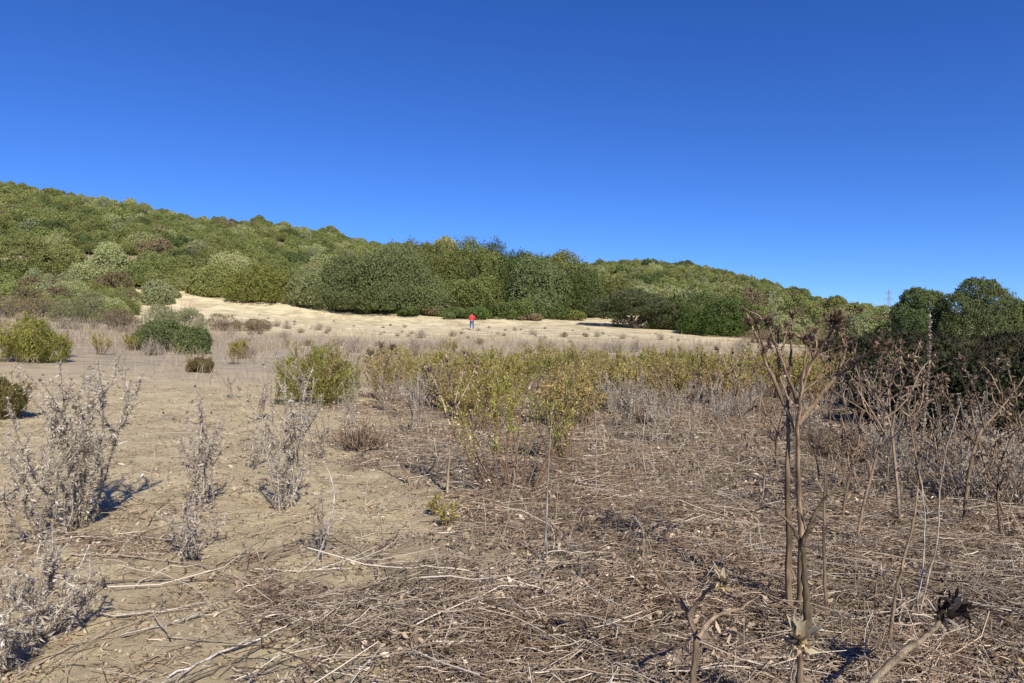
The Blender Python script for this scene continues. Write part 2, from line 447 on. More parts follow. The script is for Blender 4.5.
def scrub_mass(name, pts, label):
    me = bpy.data.meshes.new(name)
    n = len(pts); a = np.array(pts)
    z = terr(a[:, 0], a[:, 1]) - .15 * a[:, 2]
    me.vertices.add(n); me.vertices.foreach_set('co', np.column_stack([a[:, 0], a[:, 1], z]).astype(np.float32).ravel())
    at = me.attributes.new('sc', 'FLOAT_VECTOR', 'POINT')
    s = a[:, 2] * R.uniform(.9, 1.1, n)
    at.data.foreach_set('vector', np.column_stack([s, s, s * R.uniform(.8, 1.15, n)]).astype(np.float32).ravel())
    at = me.attributes.new('rot', 'FLOAT_VECTOR', 'POINT')
    at.data.foreach_set('vector', np.column_stack([np.zeros(n), np.zeros(n), R.uniform(0, 6.28, n)]).astype(np.float32).ravel())
    at = me.attributes.new('idx', 'INT', 'POINT')
    at.data.foreach_set('value', R.choice(len(SHRUB), n, p=weights).astype(np.int32))
    o = link(name, me)
    ng = bpy.data.node_groups.new(name, 'GeometryNodeTree')
    ng.interface.new_socket('Geometry', in_out='INPUT', socket_type='NodeSocketGeometry')
    ng.interface.new_socket('Geometry', in_out='OUTPUT', socket_type='NodeSocketGeometry')
    N = ng.nodes.new; L = ng.links.new
    gi, go, jn = N('NodeGroupInput'), N('NodeGroupOutput'), N('GeometryNodeJoinGeometry')
    def attr(nm, t):
        q = N('GeometryNodeInputNamedAttribute'); q.data_type = t; q.inputs['Name'].default_value = nm
        return [x for x in q.outputs if x.enabled and x.name == 'Attribute'][0]
    sc_, ro, ix = attr('sc', 'FLOAT_VECTOR'), attr('rot', 'FLOAT_VECTOR'), attr('idx', 'INT')
    e2r = N('FunctionNodeEulerToRotation'); L(ro, e2r.inputs[0])
    for i, src in FIRST.items():
        oi = N('GeometryNodeObjectInfo'); oi.transform_space = 'ORIGINAL'; oi.inputs['Object'].default_value = src
        oi.inputs['As Instance'].default_value = True
        cp = N('FunctionNodeCompare'); cp.data_type = 'INT'; cp.operation = 'EQUAL'
        ins = [q for q in cp.inputs if q.enabled]; L(ix, ins[0]); ins[1].default_value = i
        ip = N('GeometryNodeInstanceOnPoints')
        L(gi.outputs[0], ip.inputs['Points']); L(cp.outputs[0], ip.inputs['Selection']); L(oi.outputs['Geometry'], ip.inputs['Instance'])
        L(e2r.outputs[0], ip.inputs['Rotation']); L(sc_, ip.inputs['Scale']); L(ip.outputs[0], jn.inputs[0])
    L(jn.outputs[0], go.inputs[0])
    o.modifiers.new('scatter', 'NODES').node_group = ng
    tag(o, label, 'scrub', kind='stuff'); return o
is_left = lambda s: s[1] < Y1L + 15 and hill(np.array([s[0]]), np.array([s[1]]), _pl, _rl, 74, Y1L)[0] > hill(np.array([s[0]]), np.array([s[1]]), _pr, _rr, 98, Y1R)[0]
scrub_mass('hillside_scrub', [s for s in rest if is_left(s)], 'dense olive-green scrub covering upper slopes of the long left hill')
scrub_mass('hillside_scrub', [s for s in rest if not is_left(s)], 'dense dark scrub covering the distant right hill')
print('shrubs', len(shr), len(big), len(rest))

# ------------------------------------------------------------------ trees
def make_tree(name, seed, w, h, tone, n, leaf, nl, trunk_r=.16, low=.05, sag=0.0, lobes=None, tone2=None, bare=0.0):
    rng = np.random.default_rng(seed)
    root = empty(name)
    mb = MB()
    lb = lobes or dome_lobes(rng, nl, w / 2, h * (1 - bare), low, .36, .58)
    skirt = [] if lobes else [(a * w, b * w, .17 * h, .27 * w, .24 * w, .24 * h) for a, b in ((-.28, -.05), (-.08, -.2), (.12, -.2), (.29, -.03), (.0, .15))]
    if bare: lb = [(a, b, c + bare * h, d, e, f) for a, b, c, d, e, f in lb]
    crown_geo(mb, rng, lb, n, leaf, tone, sag=sag)
    if skirt: crown_geo(mb, rng, skirt, int(n * .4), leaf, tone, sag=sag)
    if tone2: crown_geo(mb, rng, lb[::2], n // 4, leaf, tone2, sag=sag)
    mb.obj('crown', M_LEAF, root)
    tb = MB(); limbs(tb, rng, h * .85, trunk_r, 7, w * .38)
    tb.obj('trunk', M_BARK, root, True)
    return root
KEEP = dict(GREENS)
def put(o, px, d, label, cat, group=None, rz=0.0, s=1.0, dz=0.0):
    x = (px - 512) / F * d
    place(o, (x, d, tz(x, d) + dz), rz, s); tag(o, label, cat, group); return o
# the tall grove at the far edge of the field: px, depth, width, height, tone
grove = [
    (322, 84, 8.5, 5.0, 'pale', 'grey-green rounded tree at the left end of the tall grove'),
    (360, 83, 11, 6.6, 'grey', 'silvery tree in the grove, second from its left end'),
    (398, 84, 13, 7.9, 'grey', 'broad silvery wild olive forming left half of the grove'),
    (436, 90, 12, 9.0, 'olive', 'olive-green tree in the grove, left of its tallest crown'),
    (470, 87, 9.5, 9.3, 'olive', 'tallest crown of the grove, rising above person in red'),
    (506, 91, 11, 8.6, 'dark', 'dark green tree just right of the tallest grove crown'),
    (534, 86, 8.5, 7.2, 'grey', 'greyish tree in right half of the grove'),
    (558, 92, 10, 7.6, 'olive', 'olive-green tree between two darker ones in right half of grove'),
    (582, 88, 7.5, 6.0, 'dark', 'dark tree near the right end of the tall grove'),
    (604, 93, 7.0, 5.6, 'olive', 'last olive-green tree at right end of the tall grove'),
]
GREENS.update({'olive': ((.108, .120, .040), (.165, .168, .062)), 'grey': ((.088, .110, .048), (.140, .156, .074)), 'dark': ((.058, .080, .028), (.098, .118, .044)), 'bright': ((.065, .095, .028), (.105, .130, .042)), 'pale': ((.125, .140, .066), (.18, .185, .092))})
for i, (px, d, w, h, tn, lab) in enumerate(grove):
    t = make_tree('wild_olive_tree', 300 + i, w, h, tn, 120000, .15, 22, .22, .03, tone2='bright' if tn == 'dark' else None)
    put(t, px, d, lab, 'tree', 'trees of the grove', rz=i * 1.3)
# bushes under the grove, along the edge of the field
rng0 = np.random.default_rng(5)
fr = [(345, 80, 2.6, 2.0, 'dark'), (372, 80, 2.8, 2.2, 'bright'), (405, 79, 2.4, 1.7, 'bright'), (500, 80, 3.6, 2.7, 'bright'), (430, 80.5, 2.4, 1.8, 'brown'), (452, 79, 2.8, 2.0, 'dark'),
      (478, 79.5, 2.6, 2.2, 'bright'), (520, 80, 3.0, 3.4, 'bright'), (548, 81, 2.8, 2.6, 'dark'), (570, 82, 3.0, 2.2, 'olive'), (528, 79, 1.8, 1.2, 'brown')]
for i, (px, d, w, h, tn) in enumerate(fr):
    rng = np.random.default_rng(350 + i); root = empty('understorey_bush'); mb = MB()
    crown_geo(mb, rng, dome_lobes(rng, 9, w * .85, h * .8, -.06, .26, .5), 14000, .15, tn); mb.obj('foliage', M_LEAF, root)
    sb = MB(); limbs(sb, rng, h * .8, .05, 6, w * .3, k=4); sb.obj('stem', M_BARK, root)
    nm = ['at the left end', 'under the second tree', 'under the broad silvery olive', 'right of the person', 'under the left middle', 'left of the person', 'just behind the person',
          'under the dark tree', 'under the greyish tree', 'under the right end', 'low in front of the right half'][i]
    d += 1.6; put(root, px, d, f'{TONEWORD[tn]} bush {nm} of the grove' if nm[0] in 'au' and 'end' in nm else f'{TONEWORD[tn]} bush at the grove edge, {nm}', 'bush', 'bushes at the foot of the grove')
GREENS.update(KEEP)
# foot of the left hill: separate larger trees
lefties = [
    (28, 80, 7.5, 5.2, 'olive', 'broad olive-green tree at left frame edge under the hill'),
    (100, 82, 6.0, 5.4, 'pale', 'pale tufted tree at the hill foot above the two grey bushes'),
    (62, 83, 5.0, 4.6, 'olive', 'olive-green tree between frame-edge tree and pale tufted tree'),
    (213, 84, 4.6, 4.0, 'olive', 'round olive-green tree left of the yellowish one at hill foot'),
    (258, 83, 6.6, 4.7, 'yellow', 'yellowish-green spreading tree at hill foot left of the grove'),
    (232, 88, 5.5, 5.6, 'pale', 'pale grey-green tree behind the yellowish spreading tree'),
    (143, 85, 6.0, 4.6, 'olive', 'olive-green tree at hill foot behind the sandy gap'),
    (300, 88, 4.5, 3.6, 'dark', 'small dark green tree filling the space left of the grove'),
]
GREENS['yellow'] = ((.125, .132, .036), (.185, .182, .055))
for i, (px, d, w, h, tn, lab) in enumerate(lefties):
    t = make_tree('maquis_tree', 380 + i, w * 1.12, h * 1.05, tn, 50000, .14, 12, .16, -.02)
    put(t, px, d, lab, 'tree', 'trees at the foot of the left hill', rz=i)
GREENS['yellow'] = ((.140, .140, .040), (.205, .195, .065))
# lone leaning olive with a clear stem, out on the field edge
rng = np.random.default_rng(411)
lo = [(-3.0, .2, 3.7, 1.8, 1.6, 1.0), (-1.0, -.3, 4.4, 2.0, 1.8, 1.2), (1.2, .3, 4.2, 2.0, 1.8, 1.2), (2.9, -.2, 3.3, 1.5, 1.5, .9), (-4.2, 0, 3.0, 1.2, 1.2, .6),
      (0, .4, 5.0, 1.5, 1.5, 1.0), (4.0, .1, 2.2, 1.2, 1.1, .8), (3.2, -.1, 1.4, 1.2, 1.1, .9), (1.9, .4, 1.9, 1.3, 1.2, .8), (-3.6, .3, 2.2, 1.1, 1.1, .6), (.4, .9, 2.6, 1.6, 1.1, .8), (1.5, .9, .8, 1.3, .9, 1.1), (-1.0, 1.1, 1.0, 1.2, .8, .9), (2.8, .3, .8, 1.0, .9, .9), (-2.4, .2, 2.0, 1.4, 1.1, .8), (.3, -.7, 2.5, 1.7, .9, .7), (-2.2, .6, 3.1, 1.5, 1.5, .7), (1.8, -.6, 3.0, 1.3, 1.3, .7)]
root = empty('olive_tree'); mb = MB(); GREENS['lone'] = ((.062, .074, .036), (.105, .115, .060)); crown_geo(mb, rng, lo, 60000, .13, 'lone'); mb.obj('crown', M_LEAF, root)
tb = MB()
for dx, a in ((-.1, -.9), (.15, .6), (.05, 1.7), (0, -.2)):
    tb.tube([[.2 + dx, 0, -.2], [.25 + dx + a * .25, .05, .7], [dx + a * .9, .1, 1.7], [a * 1.7, .2, 3.2]], [.17, .13, .10, .04], (.055, .043, .033), 8)
for k in range(14):
    a = rng.uniform(-3.2, 3.2); tb.tube([[a * .3, 0, 1.4], [a * .7, rng.normal() * .4, 2.1], [a, rng.normal() * .8, rng.uniform(2.4, 3.8)]], [.06, .04, .015], (.05, .04, .03), 5)
tb.obj('trunk', M_BARK, root, True)
put(root, 634, 76, 'dark grey-green olive spreading low over its wide ground shadow', 'tree', s=(1.05, 1, .76))
# round dark tree and its neighbours on the right field edge
rd = [
    ('mastic_tree', 718, 72, 8.2, 5.2, 'bright', 80000, .125, 16, 'rounded vivid green tree at right end of the sandy field'),
    ('mastic_tree', 672, 78, 5.2, 4.6, 'dark', 30000, .18, 11, 'dark tree filling the space between leaning olive and rounded tree'),
    ('mastic_tree', 752, 78, 4.5, 4.0, 'olive', 26000, .17, 10, 'olive tree just behind right side of the rounded vivid green tree'),
    ('mastic_tree', 690, 84, 5.5, 5.6, 'grey', 30000, .18, 10, 'silvery tree peeping out behind rounded vivid green tree'),
]
GREENS['bright_'] = GREENS['bright']; GREENS['bright'] = ((.042, .068, .018), (.080, .108, .030))
for i, (nm, px, d, w, h, tn, n, lf, nl, lab) in enumerate(rd):
    t = make_tree(nm, 430 + i, w, h, tn, n, lf, nl + 8, .12, -.12); put(t, px, d, lab, 'tree')
# right-hand trees behind the thicket
rt = [
    (921, 52, 3.7, 5.9, 'grey', 'left of the two feathery dark trees above the shaded thicket'),
    (979, 50, 5.2, 6.5, 'grey', 'taller of the two feathery dark trees above the shaded thicket'),
    (1032, 56, 5.0, 5.6, 'dark', 'dark tree cut by right frame edge behind the feathery trees'),
    (900, 60, 4.0, 2.9, 'dark', 'low dark green tree at left foot of the feathery trees'),
    (1090, 50, 6.5, 6.5, 'dark', 'dark tree beyond the right frame edge'),
    (862, 84, 5.0, 2.6, 'dark', 'low dark tree where distant right hill meets the thicket'),
]
GREENS['grey'] = ((.080, .106, .044), (.140, .168, .074))
for i, (px, d, w, h, tn, lab) in enumerate(rt):
    rl = {0: [(-.6, 0, 2.3, 1.5, 1.5, 1.7), (.5, 0, 3.5, 1.45, 1.4, 1.5), (-.4, 0, 4.3, 1.05, 1.1, 1.0), (1.0, 0, 2.2, 1.4, 1.3, 1.7), (-1.25, .2, 3.3, .95, .9, .95), (.9, .1, 4.4, .8, .8, .7), (-.1, 0, .9, 1.7, 1.5, 1.1)],
          1: [(0, 0, 2.5, 2.1, 1.8, 2.2), (-1.4, 0, 3.7, 1.45, 1.4, 1.4), (.9, 0, 4.0, 1.7, 1.5, 1.5), (-.3, 0, 5.0, 1.25, 1.2, 1.15), (1.9, 0, 2.6, 1.2, 1.2, 1.7), (-2.1, 0, 2.2, 1.1, 1.2, 1.5), (2.2, .1, 3.7, .85, .9, .95), (0, 0, 1.0, 2.4, 1.6, 1.2), (.5, -.3, 5.3, .8, .8, .7)]}.get(i)
    t = make_tree('tamarisk_tree' if tn == 'grey' else 'evergreen_tree', 460 + i, w, h, tn, 130000 if tn == 'grey' else 50000, .085 if tn == 'grey' else .15, 15, .18, -.02, lobes=rl)
    put(t, px, d, lab, 'tree', 'trees behind the right thicket')
GREENS['grey'] = ((.150, .160, .085), (.225, .222, .130))
for i, (x, y, w_, h) in enumerate([(12.2, 4.2, 6.5, 5.5), (16.5, 9.5, 7, 6.0), (21, 15, 7.5, 6.5)]):  # unseen trees, added only to throw shade onto the bramble thicket
    t = make_tree('evergreen_tree', 480 + i, w_, h, 'dark', 14000, .22, 13, .2, .0); place(t, (x, y, tz(x, y)), i)
    tag(t, 'unseen tree added beyond the right frame edge to shade the bramble thicket', 'tree', 'unseen trees added to shade the thicket')
# shaded bramble thicket on the right
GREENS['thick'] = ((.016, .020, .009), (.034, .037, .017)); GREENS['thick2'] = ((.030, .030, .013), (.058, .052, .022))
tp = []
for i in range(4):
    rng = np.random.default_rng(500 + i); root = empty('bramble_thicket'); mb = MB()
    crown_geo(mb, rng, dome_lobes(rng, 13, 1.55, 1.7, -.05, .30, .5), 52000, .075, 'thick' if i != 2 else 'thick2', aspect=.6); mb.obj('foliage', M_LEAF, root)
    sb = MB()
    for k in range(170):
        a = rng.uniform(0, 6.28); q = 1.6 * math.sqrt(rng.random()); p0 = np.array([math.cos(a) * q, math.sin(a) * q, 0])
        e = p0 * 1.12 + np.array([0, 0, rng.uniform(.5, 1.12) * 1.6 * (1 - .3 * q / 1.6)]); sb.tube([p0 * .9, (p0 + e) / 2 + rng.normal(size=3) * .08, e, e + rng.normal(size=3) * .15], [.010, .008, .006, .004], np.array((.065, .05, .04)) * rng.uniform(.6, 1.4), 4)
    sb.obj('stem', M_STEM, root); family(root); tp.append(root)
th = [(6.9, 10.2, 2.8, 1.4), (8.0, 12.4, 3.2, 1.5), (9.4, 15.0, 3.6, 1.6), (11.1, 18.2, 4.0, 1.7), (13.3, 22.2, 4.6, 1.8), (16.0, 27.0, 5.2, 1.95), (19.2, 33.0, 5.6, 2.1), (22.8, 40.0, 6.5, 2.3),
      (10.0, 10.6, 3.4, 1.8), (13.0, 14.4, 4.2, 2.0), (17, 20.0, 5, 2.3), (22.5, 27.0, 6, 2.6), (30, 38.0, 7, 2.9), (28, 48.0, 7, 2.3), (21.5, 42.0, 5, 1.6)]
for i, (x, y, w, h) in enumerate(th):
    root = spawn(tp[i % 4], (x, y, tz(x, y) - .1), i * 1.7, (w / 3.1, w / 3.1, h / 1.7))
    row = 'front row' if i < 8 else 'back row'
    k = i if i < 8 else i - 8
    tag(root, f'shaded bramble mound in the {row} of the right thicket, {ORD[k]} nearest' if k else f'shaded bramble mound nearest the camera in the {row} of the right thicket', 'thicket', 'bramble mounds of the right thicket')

# ------------------------------------------------------------------ dry and leafy plant generators
PALE = np.array([(.43, .38, .315), (.53, .48, .41), (.33, .275, .215), (.22, .17, .12)])
BROWN = np.array([(.17, .12, .08), (.22, .16, .105), (.12, .082, .055), (.27, .205, .14)])
def pal(rng, p, n, w=None):
    c = p[rng.choice(len(p), n, p=w)]; return np.clip(c * rng.uniform(.8, 1.2, (n, 1)), 0, .85)
def curve(rng, p0, p1, wob, n=8, droop=0.0):
    t = np.linspace(0, 1, n)[:, None]
    p = p0 * (1 - t) + p1 * t
    a, b = rng.normal(size=3) * wob, rng.normal(size=3) * wob * .5
    return p + np.sin(t * math.pi) * a + np.sin(t * 2 * math.pi) * b - np.array([0, 0, droop]) * t * t
def along(paths, rng, step, start=.05):
    pos, tan, frac = [], [], []
    for p in paths:
        seg = np.linalg.norm(np.diff(p, axis=0), axis=1); L = seg.sum(); n = max(2, int(L / step))
        s = np.sort(rng.uniform(start, 1, n)) * L; cs = np.concatenate([[0], np.cumsum(seg)])
        i = np.clip(np.searchsorted(cs, s) - 1, 0, len(seg) - 1); t = ((s - cs[i]) / (seg[i] + 1e-9))[:, None]
        pos.append(p[i] * (1 - t) + p[i + 1] * t); tan.append((p[i + 1] - p[i]) / (seg[i][:, None] + 1e-9)); frac.append(s / L)
    return np.vstack(pos), np.vstack(tan), np.concatenate(frac)

def silver_thistle(seed, h=1.0, stems=5, spread=.35, step=.009, leaf=.05, name='silver_thistle', flat=False):
    """dead pale thistle: winged stems clothed in crisp curled spiny leaves"""
    rng = np.random.default_rng(seed); root = empty(name); st = MB(); lf = MB(); paths = []
    for i in range(stems):
        a = rng.uniform(0, 6.28); q = spread * rng.uniform(.3, 1.1); hh = h * rng.uniform(.55, 1.0) if i else h
        if i == 0: q *= .3
        end = np.array([math.cos(a) * q * hh, math.sin(a) * q * hh, hh * (1 if not flat else .12)])
        p = curve(rng, np.array([rng.normal() * .03, rng.normal() * .03, -.03]), end, .05 * h, 10)
        paths.append(p); st.tube(p, np.linspace(.0065, .0026, 10), pal(rng, PALE, 1)[0] * .75, 5)
        for k in range(int(rng.integers(2, 5))):
            j = int(rng.integers(3, 8)); a2 = rng.uniform(0, 6.28); l = h * rng.uniform(.14, .34)
            e = p[j] + np.array([math.cos(a2) * l * .55, math.sin(a2) * l * .55, l * (.85 if not flat else .25)])
            b = curve(rng, p[j], e, .02, 6); paths.append(b); st.tube(b, np.linspace(.0042, .0018, 6), pal(rng, PALE, 1)[0] * .8, 4)
    pos, tan, fr = along(paths, rng, step * .42); n = len(pos); pos = pos + rng.normal(size=(n, 3)) * .006
    out = np.cross(tan, unit(n, rng)); out /= np.linalg.norm(out, axis=1, keepdims=True) + 1e-9
    d = out + tan * rng.uniform(-.5, .7, n)[:, None] + np.array([0, 0, -.25])
    L = leaf * rng.lognormal(-1.15, .45, n) * (1.2 - .6 * fr)
    lf.flaps(pos, d, unit(n, rng) + tan, L, L * rng.uniform(.14, .36, n), rng.uniform(-1.4, 1.4, n), pal(rng, PALE * np.array((1, .97, .92)), n, [.32, .2, .27, .21]))
    # fine spines
    L2 = leaf * rng.lognormal(-.95, .4, n); lf.leaves(pos, d + unit(n, rng) * .9, unit(n, rng), L2, L2 * .11, pal(rng, PALE, n, [.3, .5, .2, .0]))
    st.obj('stem', M_STEM, root); lf.obj('leaves', M_DRY, root)
    for p in paths:
        if rng.random() < .55: hd = MB(); thistle_head(hd, rng, p[-1], p[-1] - p[-2], .012, PALE); hd.obj('flower_head', M_DRY, root)
    return root
def thistle_head(mb, rng, c, ax, r, palette, n=34, brl=1.7):
    ax = np.asarray(ax, float); ax = ax / (np.linalg.norm(ax) + 1e-9)
    t = np.linspace(-1, 1, 6)
    mb.tube(np.asarray(c)[None] + ax[None] * (t[:, None] + .6) * r * .9, r * .62 * np.sqrt(np.clip(1 - t ** 2, .04, 1)), pal(rng, palette, 1)[0] * .6, 7)
    o = np.cross(np.broadcast_to(ax, (n, 3)), unit(n, rng)); o /= np.linalg.norm(o, axis=1, keepdims=True) + 1e-9
    f = rng.uniform(0, 1, n)[:, None]
    base = np.asarray(c) + o * r * .55 * (.5 + .5 * np.sin(f * 3.1)) + ax * f * r * 1.3
    d = o * rng.uniform(.3, 1.2, (n, 1)) + ax * rng.uniform(-.2, 1.1, (n, 1))
    L = r * brl * rng.uniform(.35, 1.2, n); mb.flaps(base, d, np.broadcast_to(ax, (n, 3)) + unit(n, rng) * .5, L, L * .26, rng.uniform(-.8, .8, n), pal(rng, np.vstack([palette, palette * 1.6]), n))
def brown_stalk(seed, h=1.2, nb=6, name='dead_thistle', pal_=BROWN, r0=.011, headr=.02, spiny=True):
    """tall dead thistle: bare ribbed stem forking into a head of branches tipped by brown flower heads"""
    rng = np.random.default_rng(seed); root = empty(name); st = MB(); lf = MB(); paths = []; ends = []
    p = curve(rng, np.array([0, 0, -.04]), np.array([rng.normal() * .1 * h, rng.normal() * .1 * h, h * .86]), .035 * h, 12)
    c = pal(rng, pal_, 1)[0]; st.tube(p, np.linspace(r0, r0 * .5, 12), c, 7); paths.append(p); ends.append((p[-1], p[-1] - p[-2]))
    for k in range(nb):
        j = int(rng.integers(4, 11)); a = k * 2.4 + rng.uniform(-.5, .5); l = h * rng.uniform(.16, .42)
        e = p[j] + np.array([math.cos(a) * l * .62, math.sin(a) * l * .62, l * .9]); b = curve(rng, p[j], e, .03 * h, 7, droop=-.03)
        st.tube(b, np.linspace(r0 * .6, r0 * .28, 7), c * rng.uniform(.8, 1.2), 6); paths.append(b); ends.append((b[-1], b[-1] - b[-2]))
        if rng.random() < .6:
            e2 = b[3] + (b[-1] - b[0]) * .4 + rng.normal(size=3) * .06; b2 = curve(rng, b[3], e2, .015, 5); st.tube(b2, np.linspace(r0 * .4, r0 * .2, 5), c, 5); ends.append((b2[-1], b2[-1] - b2[-2]))
    st.obj('stem', M_STEM, root)
    for (e, d) in ends:
        hd = MB(); thistle_head(hd, rng, e, d, headr * rng.uniform(.6, 1.15), pal_); hd.obj('flower_head', M_DRY, root)
    if spiny:
        pos, tan, fr = along(paths, rng, .035, .25); n = len(pos)
        o = np.cross(tan, unit(n, rng)); L = rng.uniform(.015, .06, n)
        lf.flaps(pos, o + np.array([0, 0, -.4]), unit(n, rng), L, L * .35, rng.uniform(-1, 1, n), pal(rng, np.vstack([pal_, pal_ * 1.4, PALE[3:]]), n)); lf.obj('leaves', M_DRY, root)
    return root
def whorl_spike(seed, h=1.1, name='whorled_stalk', pl=PALE):
    rng = np.random.default_rng(seed); root = empty(name); st = MB(); lf = MB()
    p = curve(rng, np.array([0, 0, -.03]), np.array([rng.normal() * .06, rng.normal() * .06, h]), .03, 14)
    st.tube(p, np.linspace(.006, .0025, 14), pal(rng, pl, 1)[0] * .8, 6); st.obj('stem', M_STEM, root)
    for i in range(int(h / .042)):
        f = .3 + .7 * i / (h / .042)
        if f > 1: break
        q = f * 13; j = min(int(q), 12); c = p[j] + (p[j + 1] - p[j]) * (q - j)
        n = 13; a = rng.uniform(0, 6.28, n); o = np.column_stack([np.cos(a), np.sin(a), rng.uniform(-.1, .8, n)])
        L = rng.uniform(.016, .042, n) * (1.25 - .5 * f); lf.flaps(np.repeat(c[None], n, 0) + rng.normal(size=(n, 3)) * .004, o, unit(n, rng) * .3 + np.array([0, 0, 1.]), L, L * .4, rng.uniform(-.3, .8, n), pal(rng, pl * 1.25, n))
    lf.obj('bracts', M_DRY, root); return root
def dry_stem(seed, h=.7, name='dry_stalk', pl=PALE, twigs=3):
    rng = np.random.default_rng(seed); root = empty(name); st = MB()
    p = curve(rng, np.array([0, 0, -.03]), np.array([rng.normal() * .15 * h, rng.normal() * .15 * h, h]), .05 * h, 9); c = pal(rng, pl, 1)[0]
    st.tube(p, np.linspace(.0048, .0018, 9), c, 5)
    hd = MB(); thistle_head(hd, rng, p[-1], p[-1] - p[-2], .008, pl, 12); hd.obj('flower_head', M_DRY, root)
    for k in range(twigs):
        j = int(rng.integers(3, 8)); a = rng.uniform(0, 6.28); l = h * rng.uniform(.1, .3)
        b = curve(rng, p[j], p[j] + np.array([math.cos(a) * l * .6, math.sin(a) * l * .6, l * .7]), .01, 5); st.tube(b, np.linspace(.003, .0012, 5), c, 4); hd = MB(); thistle_head(hd, rng, b[-1], b[-1] - b[-2], .006, pl, 10); hd.obj('flower_head', M_DRY, root)
    st.obj('stem', M_STEM, root); return root
def inula(seed, h=1.1, stems=26, spread=.5, leaf=.05, name='leafy_fleabane', green=((.135, .135, .034), (.25, .215, .075)), flowers=True, lowbare=.35, step=.014):
    """clump of upright reddish stems, narrow yellow-green leaves on their upper part, seedy tops"""
    rng = np.random.default_rng(seed); root = empty(name); st = MB(); lf = MB(); fl = MB(); paths = []
    for i in range(stems):
        a = rng.uniform(0, 6.28); q = spread * math.sqrt(rng.random()); hh = h * rng.uniform(.6, 1.05) * (1 - .35 * (q / max(spread, .01)) ** 2)
        p0 = np.array([math.cos(a) * q * .35, math.sin(a) * q * .35, -.03]); e = np.array([math.cos(a) * q * 1.1, math.sin(a) * q * 1.1, hh])
        p = curve(rng, p0, e, .04 * h, 8); st.tube(p, np.linspace(.0065, .002, 8), np.array((.20, .125, .075)) * rng.uniform(.7, 1.3), 5); paths.append(p)
        for k in range(3):
            j = int(rng.integers(3, 7)); l = hh * rng.uniform(.12, .28); o = np.array([math.cos(a) + rng.normal() * .7, math.sin(a) + rng.normal() * .7, 1.6]); o /= np.linalg.norm(o)
            b = curve(rng, p[j], p[j] + o * l, .012, 5); st.tube(b, np.linspace(.003, .0014, 5), (.19, .14, .075), 4); paths.append(b)
    pos, tan, fr = along(paths, rng, step, .02)
    keep = pos[:, 2] > h * lowbare * rng.uniform(.5, 1.3, len(pos)); pos, tan = pos[keep], tan[keep]; n = len(pos)
    o = np.cross(tan, unit(n, rng)); d = o + tan * rng.uniform(.2, 1.4, n)[:, None]
    g0, g1 = np.array(green[0]), np.array(green[1]); t = np.clip(rng.normal(.45, .3, n), 0, 1)[:, None]; cc = g0 * (1 - t) + g1 * t
    dead = rng.random(n) < .13; cc[dead] = pal(rng, BROWN, dead.sum()) * 1.1; cc = np.clip(cc * np.array((1.40, 1.36, 1.12)), 0, .6)
    L = leaf * rng.uniform(.55, 1.3, n); lf.leaves(pos, d, unit(n, rng) * .6 + tan, L, L * rng.uniform(.2, .4, n), cc)
    st.obj('stem', M_STEM, root); lf.obj('leaves', M_NEAR, root)
    if flowers:
        for p in paths:
            m = 5; c = p[-1] + rng.normal(size=(m, 3)) * .025; L = rng.uniform(.010, .022, m)
            fl.flaps(c, unit(m, rng) + np.array([0, 0, 1.]), unit(m, rng), L, L * .9, rng.uniform(-.5, .5, m), np.array((.42, .33, .19)) * rng.uniform(.6, 1.3, (m, 1)))
        fl.obj('blossoms', M_DRY, root)
    return root
def dry_bush(seed, w=.9, h=.7, n=190, name='dry_bush', pl=PALE):
    rng = np.random.default_rng(seed); root = empty(name); st = MB(); lf = MB()
    a = rng.uniform(0, 6.28, n); q = np.sqrt(rng.random(n)) * w * .5; e = np.column_stack([np.cos(a) * q, np.sin(a) * q, h * rng.uniform(.45, 1., n) * (1 - .5 * (q / (w * .5)) ** 2)])
    t = np.linspace(0, 1, 5)[None, :, None]; p = (e[:, None] * np.array([.35, .35, 0])) * (1 - t) + e[:, None] * t
    p[:, :, 2] += 0; p += np.sin(t * 3.1) * rng.normal(size=(n, 1, 3)) * .05
    st.tubes(p, np.repeat(np.linspace(.005, .0025, 5)[None], n, 0), pal(rng, pl, n) * .9)
    m = n * 6; i = rng.integers(0, n, m); k = rng.integers(1, 5, m); c = p[i, k] + rng.normal(size=(m, 3)) * .02; L = rng.uniform(.015, .05, m)
    lf.flaps(c, unit(m, rng) + np.array([0, 0, .4]), unit(m, rng), L, L * .4, rng.uniform(-1, 1, m), pal(rng, pl, m))
    st.obj('twigs', M_STEM, root); lf.obj('leaves', M_DRY, root); return root

# ------------------------------------------------------------------ hand-placed leafy clumps
def at_px(px, py): return G(px, py)
def single(o, px, py, label, cat, group=None, rz=0.0, s=1.0):
    g = G(px, py); place(o, g, rz, s); tag(o, label, cat, group); return o
YG = ((.19, .20, .036), (.33, .30, .085))
def near_bush(seed, w, h, label, px, py, green=YG, stems=70, leaf=.045, lowbare=.1, step=.013, name='leafy_fleabane', grp='leafy fleabane clumps', dome=False):
    o = inula(seed, h, stems, w / 2, leaf, name, green, True, lowbare, step); 
    if dome:
        rng = np.random.default_rng(seed); mb = MB(); GREENS['own'] = tuple(tuple(c * .68 for c in g) for g in green); crown_geo(mb, rng, dome_lobes(rng, 16, w / 2, h * .96, .0, .26, .42), 22000, leaf * 1.1, 'own', aspect=.28, sag=-1.1); mb.obj('foliage', M_NEAR, o)
    return single(o, px, py, label, 'plant', grp, rz=seed)
near_bush(601, 1.75, 1.30, 'dense rounded yellow-green bush standing alone left of centre', 318, 404, stems=90, dome=True)
